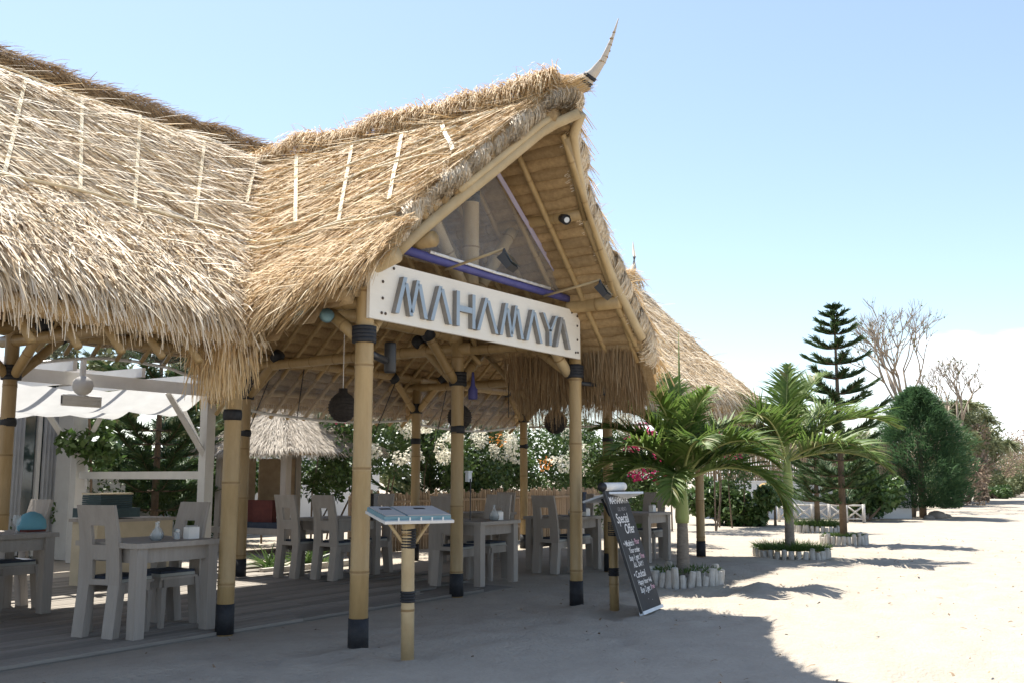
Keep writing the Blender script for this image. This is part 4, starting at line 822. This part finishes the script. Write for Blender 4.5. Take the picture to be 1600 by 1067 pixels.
def pine(name, base, h, prof, label, nb=6, dz=.27, z0=.9, m='pine_leaf', dens=1., trunk=.085):
    T = thing(name, base, label, 'tree'); b = Vector(base); MB().tube([b, b+Vector((.02, 0, h*.5)), b+Vector((0, 0, h))], [trunk, trunk*.65, .012], 10).build('trunk', 'bark', T, True)
    A = []; br = MB(); z = z0; lv = 0
    while z < h-.08:
        r = float(np.interp(z/h, [p[0] for p in prof], [p[1] for p in prof]))
        for k in range(nb if r > .35 else 5):
            a = lv*.9+k*6.283/nb+random.uniform(-.22, .22); rr = r*random.uniform(.58, 1.18); d = Vector((math.cos(a), math.sin(a), 0)); n = 6
            pts = [b+Vector((0, 0, z))+d*rr*t+Vector((0, 0, rr*(.05*t-.18*t*(1-t)*1.2+.26*t*t))) for t in np.linspace(0, 1, n+1)]
            br.tube(pts, [.016*(1-.7*i/n)+.003 for i in range(n+1)], 5)
            q = int((50+95*rr)*dens); t = RS.uniform(.12, 1, q)**.8; PT = np.array(pts); idx = np.minimum((t*n).astype(int), n-1); P = PT[idx]+(PT[idx+1]-PT[idx])*((t*n-idx)[:, None])
            sd = np.array((-d.y, d.x, 0)); s = RS.choice([-1, 1], q)[:, None]; D = np.array(d)*.75+sd*s*RS.uniform(.2, .95, (q, 1))+np.array([0, 0, 1])*RS.uniform(.15, .75, (q, 1))
            A.append(blades(P, D, rnd(q), RS.uniform(.10, .26, q)*(.6+.5*min(1, rr)), RS.uniform(.022, .04, q), 0, 0, 2, .7))
        z += dz*(.75+.4*random.random()) if z < h*.85 else dz*.6; lv += 1
    q = 60; A.append(blades(np.tile(np.array(b+Vector((0, 0, h-.15))), (q, 1))+RS.normal(size=(q, 3))*.03, rnd(q)*.6+np.array([0, 0, 1]), rnd(q), .14, .02, 0, 0, 2, .8))
    cr = npobj('crown', A, m, T); br.build('branches', 'bark', cr, True); return T
pine('norfolk_pine', (22.1, 6.2, .1), 5.1, [(0, .7), (.2, .85), (.45, .95), (.6, .9), (.68, .7), (.8, .56), (.92, .36), (1, .06)], 'tall tiered pine rising behind the second palm in a ring of white stakes', 6, .31, .75, dens=1.45)
def round_pine():
    T = thing('casuarina_tree', (37.6, 7.75, 0), 'dense dark green rounded conifer beside the track', 'tree'); b = Vector((37.6, 7.75, 0))
    MB().tube([b, b+Vector((0, 0, 2)), b+Vector((0, 0, 4))], [.13, .1, .03], 10).build('trunk', 'bark', T, True); MB().tube([b+Vector((.3, .4, 0)), b+Vector((.1, .2, 1.2))], [.1, .06], 8).build('trunk', 'bark_pale', T, True)
    n = 30000; z = RS.uniform(.35, 4.55, n); prof = np.interp(z, [.35, .8, 1.6, 2.6, 3.5, 4.2, 4.55], [1.15, 1.5, 1.62, 1.42, 1.0, .55, .15]); a = RS.uniform(0, 6.283, n)
    lump = 1+.15*np.sin(a*3+z*2.1)+.14*np.sin(a*5-z*3.7+1)+.12*np.sin(a*9+z*6)+.08*np.sin(a*17-z*9); r = prof*lump*np.sqrt(RS.uniform(.25, 1.0, n))
    P = np.stack([b.x+r*np.cos(a), b.y+r*np.sin(a), z], 1); u = np.stack([np.cos(a), np.sin(a), np.full(n, .9)], 1); npobj('crown', [blades(P, norm(u)+rnd(n)*.55, rnd(n), RS.uniform(.12, .34, n), RS.uniform(.018, .04, n), .25, 0, 2, .8)], 'cone_leaf', T)
    cs, rd = lumps(((35.2, 8.6, .4), (36.4, 9.6, 1.0)), 9, .5); P, F = leaves(5000, cs, rd, .13, .5); S = thing('shrub', (35.8, 9.1, 0), 'low soft green shrub at the foot of the rounded conifer', 'shrub'); npobj('crown', [(P, F)], 'cone_leaf', S); MB().tube([(35.8, 9.1, 0), (35.8, 9.1, .5)], .05, 6).build('trunk', 'bark', S)
round_pine()
def bare_tree(base, h, label, lean, leaf='olive_leaf', nl=500, seed=3, spread=.62, depth=6, r0=.16):
    rg = random.Random(seed); T = thing('bare_tree', base, label, 'tree', 'leafless trees by the track'); br = MB(); tips = []
    def grow(p, d, L, r, k):
        q = p+d*L*.5+Vector((rg.uniform(-.1, .1), rg.uniform(-.1, .1), rg.uniform(-.03, .1)))*L; e = q+(d+Vector((0, 0, .18))).normalized()*L*.5
        br.tube([p, q, e], [r, r*.85, r*.7], 5 if k < 3 else 6)
        if k <= 2: tips.append(e); tips.append(q)
        if k == 0: return
        for j in range(rg.choice((2, 3, 3)) if k > 1 else 3):
            nd = (d+Vector((rg.uniform(-1, 1), rg.uniform(-1, 1), rg.uniform(-.35, .75)))*spread*1.25).normalized(); grow(e if j else q.lerp(e, .8), nd, L*rg.uniform(.60, .84), r*rg.uniform(.56, .74), k-1)
    grow(Vector(base), Vector(lean).normalized(), h*.30, r0, depth); br.build('branches', 'bark_pale', T, True)
    tp = np.array([tuple(t) for t in tips]); k = RS.choice(len(tp), nl); V, F = leaves(nl, tp[k], np.full(nl, .05), .13); npobj('leaves', [(V, F)], leaf, T); return T
def ground_at(b, D):   # ground point D metres out along the track heading, swung sideways by the slope (b-800)/1564
    return HD*D+RT*((b-800)/1564.4*D)
bare_tree(tuple(ground_at(1428, 43)), 8.6, 'pale leafless tree with forked crown behind the rounded conifer', (-.05, .02, 1), nl=200, seed=5, depth=6, r0=.13)
bare_tree(tuple(ground_at(1472, 46)), 8.2, 'leafless tree spreading right behind the rounded conifer', (.1, -.25, 1), nl=160, seed=9, depth=6, r0=.12)
def pandanus(base, h, label, seed):
    rg = random.Random(seed); T = thing('pandanus_tree', base, label, 'tree', 'pandanus trees'); br = MB(); A = []
    def grow(p, d, L, r, k):
        e = p+d*L; br.tube([p, p.lerp(e, .5)+Vector((rg.uniform(-.1, .1), rg.uniform(-.1, .1), 0)), e], [r, r*.9, r*.8], 7)
        if k == 0:
            n = 56; D = rnd(n); D[:, 2] = np.abs(D[:, 2])*.9+.05; A.append(blades(np.tile(np.array(e), (n, 1)), D, norm(np.cross(D, rnd(n))), RS.uniform(.6, 1.2, n), .075, RS.uniform(.3, 1.0, n), 0, 4, .85)); return
        for j in range(3): grow(e, (d*.5+Vector((rg.uniform(-1, 1), rg.uniform(-1, 1), rg.uniform(.05, .9)))).normalized(), L*rg.uniform(.5, .75), r*.62, k-1)
    for s in range(4): grow(Vector(base)+Vector((rg.uniform(-.5, .5), rg.uniform(-.5, .5), 0)), Vector((rg.uniform(-.3, .3), rg.uniform(-.3, .3), 1)).normalized(), h*.30, .15, 3)
    br.build('trunk', 'bark', T, True); npobj('crown', A, 'pandan_leaf', T)
pandanus(tuple(ground_at(1500, 56)), 8.2, 'spiky-leaved tree with dark clustered stems at the bend of the track', 4); pandanus(tuple(ground_at(1540, 60)), 6.4, 'smaller spiky-leaved tree overhanging the far end of the track', 8)
def bush(name, pts, rad, n, size, m, label, group=None, twig=None):
    c = pts[0]; T = thing(name, (c[0], c[1], 0), label, 'bush', group); npobj('crown', [leaves(n, pts, rad, size, .3, .3)], m, T)
    mb = MB()
    for p in pts[:6]: mb.tube([(c[0]+(p[0]-c[0])*.4, c[1]+(p[1]-c[1])*.4, -.05), (p[0], p[1], p[2])], [.05, .015], 5)
    mb.build('stems', 'bark', T, kind='stuff'); return T
for i, (x, D, z, r, m, lab) in enumerate(((1400, 47, 2.0, 1.5, 'olive_leaf', 'grey-green bush behind the second palm'), (1350, 44, 2.2, 1.4, 'olive_leaf', 'olive bush left of the rounded conifer'), (1450, 52, 2.6, 2.0, 'dry_scrub', 'brown dry thicket behind the rounded conifer'), (1480, 54, 3.2, 1.8, 'dry_scrub', 'tall brown thicket beside the spiky-leaved tree'), (1545, 78, 3.4, 3.0, 'dry_scrub', 'wide brown scrub beyond the track end'), (1590, 85, 3.6, 3.4, 'olive_leaf', 'grey-green scrub at the right frame edge'), (1640, 88, 3.6, 3.4, 'dry_scrub', 'brown scrub running out of frame at right'), (1555, 70, .6, .8, 'hedge_leaf', 'small yellow-green bush on the sandy bank'), (1570, 74, 1.1, 1.2, 'olive_leaf', 'low olive scrub on the sandy bank'), (1300, 46, 2.4, 1.7, 'olive_leaf', 'leafy olive tree mass above the cane fence'), (1210, 44, 2.6, 1.6, 'olive_leaf', 'bush rising behind the right end of the thatch'), (1518, 58, 4.4, 2.0, 'pandan_leaf', 'full leafy tree right of the rounded conifer'), (1492, 50, 2.6, 1.3, 'olive_leaf', 'grey-green bush against the right side of the rounded conifer'), (1122, 31, 1.0, .8, 'hedge_leaf', 'green shrub before the white wall, left of the second palm'), (1168, 30, .8, .7, 'hedge_leaf', 'small green shrub at the foot of the white wall'), (1345, 33.4, 1.5, 1.0, 'hedge_leaf', 'green shrub behind the pine trunk'))):
    c = ground_at(x, D); cs = [(c.x+random.uniform(-r, r), c.y+random.uniform(-r, r), max(.3, z*random.uniform(.25, 1.25))) for _ in range(11)]
    bush('scrub_bush', cs, [r*random.uniform(.35, .6) for _ in cs], 4200, .19 if m == 'dry_scrub' else .22, m, lab, 'scrub along the track')
for i, (x, D) in enumerate(((1500, 95), (1580, 110), (1680, 120), (1420, 100), (1330, 90))):
    c = ground_at(x, D); cs = [(c.x+random.uniform(-7, 7), c.y+random.uniform(-7, 7), random.uniform(.6, 4.2)) for _ in range(12)]
    bush('thicket', cs, [random.uniform(1.3, 2.2) for _ in cs], 3500, .36, 'dry_scrub' if i % 2 == 0 else 'olive_leaf', ('distant brown thicket closing the track', 'distant olive thicket right of the track', 'distant brown thicket out at the right', 'distant olive thicket behind the rounded conifer', 'distant brown thicket behind the cane fence')[i], 'far thickets')
def yard():
    # white wall with cane fence on top, beyond the palms
    o = ground_at(1090, 35.0); e = ground_at(1420, 35.0); ex = (e-o).normalized(); L = (e-o).length; rz = math.atan2(ex.y, ex.x); mid = (o+e)/2
    Wl = thing('boundary_wall', tuple(mid), 'white rendered garden wall topped with brown cane fencing', 'wall'); MB().box((mid.x, mid.y, .62), (L, .18, 1.26), rz).build('wall', 'white_wall', Wl); MB().box((mid.x, mid.y, 1.275), (L+.04, .24, .05), rz).build('coping', 'white_wall', Wl)
    me = MB().lathe([(.035, 0), (.035, 1.35), (.02, 1.38)], n=6).mesh('cane', 'fence_cane'); k = int(L/.085)
    for i in range(k): p = o+ex*(L*(i+.5)/k); inst('cane', me, Wl, (p.x, p.y, 1.29), (0, 0, 0), (1, 1, random.uniform(.93, 1.05)))
    for z in (1.55, 2.3): MB().box((mid.x, mid.y, z), (L, .1, .04), rz).build('fence_rail', 'fence_cane', Wl)
    # low white rail fence
    a = ground_at(1215, 32.4); b = ground_at(1347, 31.6); Fe = thing('rail_fence', tuple(a), 'low white crossed-rail fence in front of the white wall', 'fence'); d = (b-a); n = 5
    for i in range(n+1): p = a+d*i/n; MB().tube([p, p+Vector((0, 0, .58))], .05, 8).build('post', 'limewash', Fe, True)
    for i in range(n):
        p, q = a+d*i/n, a+d*(i+1)/n
        for z0, z1 in ((.54, .54), (.12, .12), (.12, .54), (.54, .12)): MB().tube([p+Vector((0, 0, z0)), q+Vector((0, 0, z1))], .03, 6).build('rail', 'limewash', Fe, True)
    c = ground_at(1195, 33.5); G = thing('gong_post', tuple(c), 'round ochre disc on a short post before the white wall', 'post'); MB().tube([c, c+Vector((0, 0, .75))], .08, 8).build('post', 'bark_pale', G, True)
    q = c+Vector((0, 0, .98)); MB().tube([q-HD*.05, q+HD*.05], .25, 20).build('disc', 'ochre', G, True)
    for i, (x, D, s) in enumerate(((1460, 35, .35), (1474, 35.4, .22), (1448, 34.6, .2))):
        c = ground_at(x, D); S = MB().lathe([(s*.8, 0), (s, s*.3), (s*.7, s*.7), (s*.2, s*.85)], (c.x, c.y, -.03), 9).build('rock', 'stone', None, True); setp(S, ('largest brown rock under the rounded conifer', 'small brown rock right of the largest under the conifer', 'small brown rock left of the largest under the conifer')[i], 'rock', 'rocks under the conifer')
    c = ground_at(1270, 29.5); pine('young_pine', (26.5, 8.1, .1), 2.6, [(0, .9), (.5, .8), (1, .05)], 'small young pine in the furthest grassy bed', 6, .26, .7)
    # bamboo post between the palms, and dark-footed far post
    S_ = thing('leaning_panel', (22, 12, 0), 'grey panel leaning against the cane fence', 'panel'); MB().box((20.6, 11.6, .5), (.05, .7, 1.0), R(20)).build('sheet', 'grey_board', S_)
    S_.location = (20.6, 11.6, 0)
    for c_ in S_.children: c_.matrix_parent_inverse = Matrix.Translation(-S_.location)
yard()
def hedge(name, x0, x1, y0, y1, z0, z1, nl, label, flowers=(), leaf='hedge_leaf', size=.12, cat='hedge'):
    T = thing(name, ((x0+x1)/2, (y0+y1)/2, 0), label, cat); n = max(10, int((x1-x0)*4)); cs, rd = lumps(((x0, y0, z0+.2), (x1, y1, z1-.2)), n, .5)
    npobj('foliage', [leaves(nl, cs, rd, size, .2, .35)], leaf, T); mb = MB()
    for c in cs[::3]:
        q = [Vector((c[0]+random.uniform(-.3, .3), c[1], -.05))]
        for k in range(4): q.append(q[-1].lerp(Vector(c), .4)+Vector((random.uniform(-.15, .15), random.uniform(-.1, .1), 0)))
        mb.tube(q, [.025, .02, .016, .012, .008], 5)
    mb.build('stems', 'bark', T, kind='stuff')
    for m, k, nf in flowers:
        fc = []
        for _ in range(k): fc.append((random.uniform(x0, x1), y0-.25+random.uniform(-.25, .25), z0+(z1-z0)*random.uniform(.35, 1.05)))
        npobj('blossoms', [leaves(nf, fc, [(random.uniform(.12, .34), random.uniform(.1, .25), random.uniform(.08, .26)) for _ in fc], .062, .1, .4, .9)], m, T)
    return T
hedge('bougainvillea_hedge', 14.2, 26, 13.2, 14.6, .9, 3.0, 26000, 'bougainvillea hedge thick with white blossom behind the dining tables', (('flower_white', 46, 6000), ('flower_orange', 4, 200)))
hedge('bougainvillea_bush', 17.9, 20.4, 9.4, 10.4, .5, 2.3, 6500, 'pink and white bougainvillea behind the nearest palm', (('flower_pink', 16, 1500), ('flower_white', 9, 700)), cat='bush')
hedge('bougainvillea_bush', 24, 29, 10.5, 11.6, .8, 3.7, 9000, 'pink bougainvillea above the right end of the thatch', (('flower_pink', 9, 420),), cat='bush')
hedge('clipped_hedge', 9.5, 16.0, 18.0, 19.0, .1, 1.9, 14000, 'sunlit green hedge beyond the white pergola')
hedge('bougainvillea_bush', 15.4, 18, 16.0, 17, 1.2, 3.1, 6000, 'magenta bougainvillea above the small hut', (('flower_pink', 9, 700),), cat='bush')
hedge('shade_shrubs', 12.6, 15.2, 17, 18.4, .2, 2.4, 7000, 'dark shrubs between pergola and small hut')
hedge('shrub_row', 9.6, 12.0, 16.6, 17.6, .2, 2.0, 6000, 'dark leafy shrubs behind the counter')
hedge('back_trees', 14, 30, 22, 26, 1.0, 5.0, 16000, 'dark tree belt far behind the hedge', (), 'olive_leaf', .26, 'trees')
pine('garden_pine', (12.3, 16.6, 0), 5.0, [(0, 1.0), (.3, 1.7), (.6, 1.4), (1, .1)], 'dark drooping pine behind the white pergola', 7, .34, .8, dens=1.2)
pine('garden_pine', (18.6, 14.8, 0), 4.2, [(0, 1.2), (.4, 1.5), (1, .1)], 'dark pine within the blossom hedge behind the porch', 7, .34, .6, dens=1.1)
def cane_fence(x0, x1, y, h, label):
    T = thing('cane_fence', ((x0+x1)/2, y, 0), label, 'fence'); me = MB().lathe([(.028, 0), (.028, h), (.015, h+.02)], n=6).mesh('cane', 'fence_cane'); n = int((x1-x0)/.085)
    for i in range(n): inst('cane', me, T, (x0+(x1-x0)*(i+.5)/n, y+random.uniform(-.01, .01), 0), (0, 0, 0), (1, 1, random.uniform(.95, 1.05)))
    for z in (.3, h*.85): MB().box(((x0+x1)/2, y-.04, z), (x1-x0, .03, .045)).build('rail', 'fence_cane', T)
cane_fence(13.6, 26.5, 12.75, 1.12, 'brown cane fence behind the dining tables')
def bed():
    T = thing('strap_plant', (11.3, 11.9, 0), 'strappy green plants in the small bed behind the left deck pole', 'plant'); A = []
    for k in range(9):
        c = np.array((random.uniform(10.6, 12.2), random.uniform(11.6, 12.3), 0)); n = 22; D = rnd(n); D[:, 2] = np.abs(D[:, 2])+.5; A.append(blades(np.tile(c, (n, 1)), D, norm(np.cross(D, rnd(n))), RS.uniform(.35, .7, n), .035, RS.uniform(.2, .7, n), 0, 4, .9))
    npobj('leaves', A, 'hedge_leaf', T)
    MB().box((11.4, 11.45, .03), (2.0, .08, .10)).build('kerb', 'limewash', T)
bed()
def hut():
    T = thing('thatched_hut', (14.1, 14.6, 0), 'small open hut with grey weathered thatch behind the pavilion', 'hut'); cx, cy, hw = 14.05, 14.7, 1.25; ap = (cx-.35, cy, 2.85); ze = 1.92
    for px, py in ((cx-1.0, cy-.9), (cx+1.0, cy-.9), (cx-1.0, cy+.9), (cx+1.0, cy+.9)): MB().box((px, py, .98), (.14, .14, 1.96)).build('post', 'wood_grey', T)
    MB().box((cx, cy, .42), (2.2, 2.0, .12)).build('platform', 'wood_grey', T); MB().box((cx, cy, .53), (2.05, 1.85, .10)).build('mattress', 'cushion', T)
    MB().box((cx, cy-.95, ze-.03), (2.4, .08, .11)).build('beam', 'bamboo', T); MB().box((cx-1.05, cy, ze-.03), (.08, 1.9, .11)).build('beam', 'bamboo', T)
    cor = [(cx-hw, cy-hw), (cx+hw, cy-hw), (cx+hw, cy+hw), (cx-hw, cy+hw)]; A = []; m = MB(); m.add([ap]+[(x, y, ze-.02) for x, y in cor], [(0, 1, 2), (0, 2, 3), (0, 3, 4), (0, 4, 1), (4, 3, 2, 1)]); m.build('roof', 'straw_grey', T)
    for i in range(4):
        a, b = np.array((*cor[i], ze)), np.array((*cor[(i+1) % 4], ze)); p0 = np.array(ap); n = 5000; u, v = RS.uniform(0, 1, n), np.sqrt(RS.uniform(0, 1, n)); E = a+(b-a)*u[:, None]; P = p0+(E-p0)*v[:, None]; D = norm(E-p0); Nn = norm(np.cross(b-a, p0-a)); A.append(blades(P+Nn*.02, D+rnd(n)*.25, np.tile(Nn, (n, 1)), RS.uniform(.1, .3, n), .014, .05, .02, 2))
        P2 = np.tile(p0, (500, 1))+(a-p0)*RS.uniform(0, 1, (500, 1)); A.append(blades(P2+np.array([0, 0, .05]), norm(np.tile(a-p0, (500, 1)))+rnd(500)*.35, rnd(500), .25, .018, .1, .03, 3))
    npobj('roof_straw', A, 'straw_grey', T, kind='stuff')
    MB().box((cx-.6, cy+.88, 1.25), (.9, .03, 1.1)).build('cane_blind', 'fence_cane', T); MB().box((cx+.45, cy+.88, 1.25), (1.0, .03, 1.1)).build('cane_blind', 'fence_cane', T)
    for k, (x, y) in enumerate(((cx-.85, cy-.2), (cx-.8, cy+.35))): c = MB().box((x, y, .78), (.14, .44, .42), R(12)).build('hut_cushion', 'maroon', None); setp(c, ('dark red cushion propped in the small hut, nearer one', 'dark red cushion propped in the small hut, further one')[k], 'cushion', 'hut cushions')
    setp(MB().box((17.5, 19.5, 1.0), (9, .2, 2.0)).build('garden_wall', 'white_wall'), 'white garden wall behind the small hut', 'wall')
hut()
def pergola():
    T = thing('white_pergola', (8, 14, 0), 'white-painted timber pergola with draped cloth at the back left', 'pergola'); X0, X1, Y0, Y1, z = 5.2, 10.0, 12.3, 15.6, 2.72
    for x in (X0, X1):
        for y in (Y0, Y1): MB().box((x, y, 1.36), (.16, .16, 2.72)).build('post', 'white_paint', T)
    for y in (Y0, Y1): MB().box(((X0+X1)/2, y-.09, z+.0), (X1-X0+.5, .05, .17)).build('beam', 'white_paint', T)
    for x in (X0, X1): MB().box((x+.09, (Y0+Y1)/2, z-.02), (.05, Y1-Y0+.4, .17)).build('beam', 'white_paint', T)
    MB().box((X1, (Y0+Y1)/2, 1.45), (.05, Y1-Y0, .12)).build('rail', 'white_paint', T)
    for k in range(5):
        x = X0+.3+(X1-X0-.6)*k/4; MB().box((x, (Y0+Y1)/2, z+.16), (.06, Y1-Y0+.5, .13)).build('rafter', 'white_paint', T)
    def br(a, b): a, b = Vector(a), Vector(b); MB().tube([a, b], .055, 4).build('brace', 'white_paint', T)
    for x, y, dx, dy in ((X1, Y0, -1, 0), (X1, Y0, 0, 1), (X1, Y1, -1, 0), (X1, Y1, 0, -1), (X0, Y0, 1, 0), (X0, Y1, 1, 0)): br((x+dx*.04, y+dy*.04, 1.75), (x+dx*.75, y+dy*.75, 2.66))
    n = 26; vs = []
    for i in range(n+1):
        for j in range(n+1):
            u, v = i/n, j/n; vs.append((X0+(X1-X0)*u, Y0+.1+(Y1-Y0-.2)*v, 2.64-.30*abs(math.sin(v*math.pi*2))-.02*math.sin(u*50)+.05*math.sin(u*9)))
    MB().add(vs, [(i*(n+1)+j, (i+1)*(n+1)+j, (i+1)*(n+1)+j+1, i*(n+1)+j+1) for i in range(n) for j in range(n)]).build('canopy_cloth', 'fabric_white', T, True)
    L = thing('round_lamp', (7.7, 12.1, 2.4), 'white round disc lamp with ribbed drum hung from the pergola beam', 'lamp'); MB().tube([(7.72, 12.05, 2.62), (7.70, 12.0, 2.62)], .13, 18).build('disc', 'white_paint', L, True); MB().tube([(7.71, 12.04, 2.7), (7.71, 12.04, 3.0)], .04, 8).build('stem', 'white_paint', L)
    for k in range(5): MB().tube([(7.42, 12.02, 2.37+.025*k), (7.98, 12.02, 2.37+.025*k)], .028, 8).build('rib', 'white_paint', L, True)
    # white house with curtained glass doors behind
    H = thing('white_house', (7, 17, 0), 'white house front with curtained glass doors behind the pergola', 'house'); y = 16.4
    MB().box((6.5, y+.6, 1.7), (8.2, .2, 3.6)).build('wall', 'white_wall', H); MB().box((10.35, y+.15, 1.55), (.34, .9, 3.1)).build('pillar', 'white_paint', H); MB().box((11.0, y+.1, .75), (1.0, .2, 1.5)).build('low_wall', 'white_wall', H); MB().box((6.5, y, 3.2), (8.2, .9, .2)).build('fascia', 'white_wall', H)
    MB().box((6.4, y+.1, .55), (3.2, .12, 1.1)).build('lower_panel', 'grey_board', H)
    for k in range(9):
        x = 5.2+k*.62
        d = MB().box((x, y+.22, 1.6), (.54, .02, 3.0)).build('glass_pane', 'glassdark', H)
        MB().box((x-.30, y+.2, 1.6), (.07, .08, 3.05)).build('door_frame', 'white_paint', H)
        m = 14; vs = []
        for i in range(m+1): xx = x-.24+.30*i/m; vs += [(xx, y+.16+.03*math.sin(i*1.9), .1), (xx, y+.16+.03*math.sin(i*1.9), 3.0)]
        MB().add(vs, [(2*i, 2*i+2, 2*i+3, 2*i+1) for i in range(m)]).build('curtain', 'curtain', H, True)
    V = thing('climbing_plant', (10.0, 15.4, 0), 'leafy climber on the rear post of the white pergola', 'plant'); cs = [(10.0+random.uniform(-.5, .5), 15.3+random.uniform(-.3, .2), random.uniform(1.5, 2.5)) for _ in range(9)]; npobj('leaves', [leaves(420, cs, [.22]*9, .17, .2, .2)], 'hedge_leaf', V); MB().tube([(10.1, 15.3, 0), (10.1, 15.35, 1.4), (9.9, 15.2, 2.4)], .02, 6).build('stem', 'bark', V)
pergola()
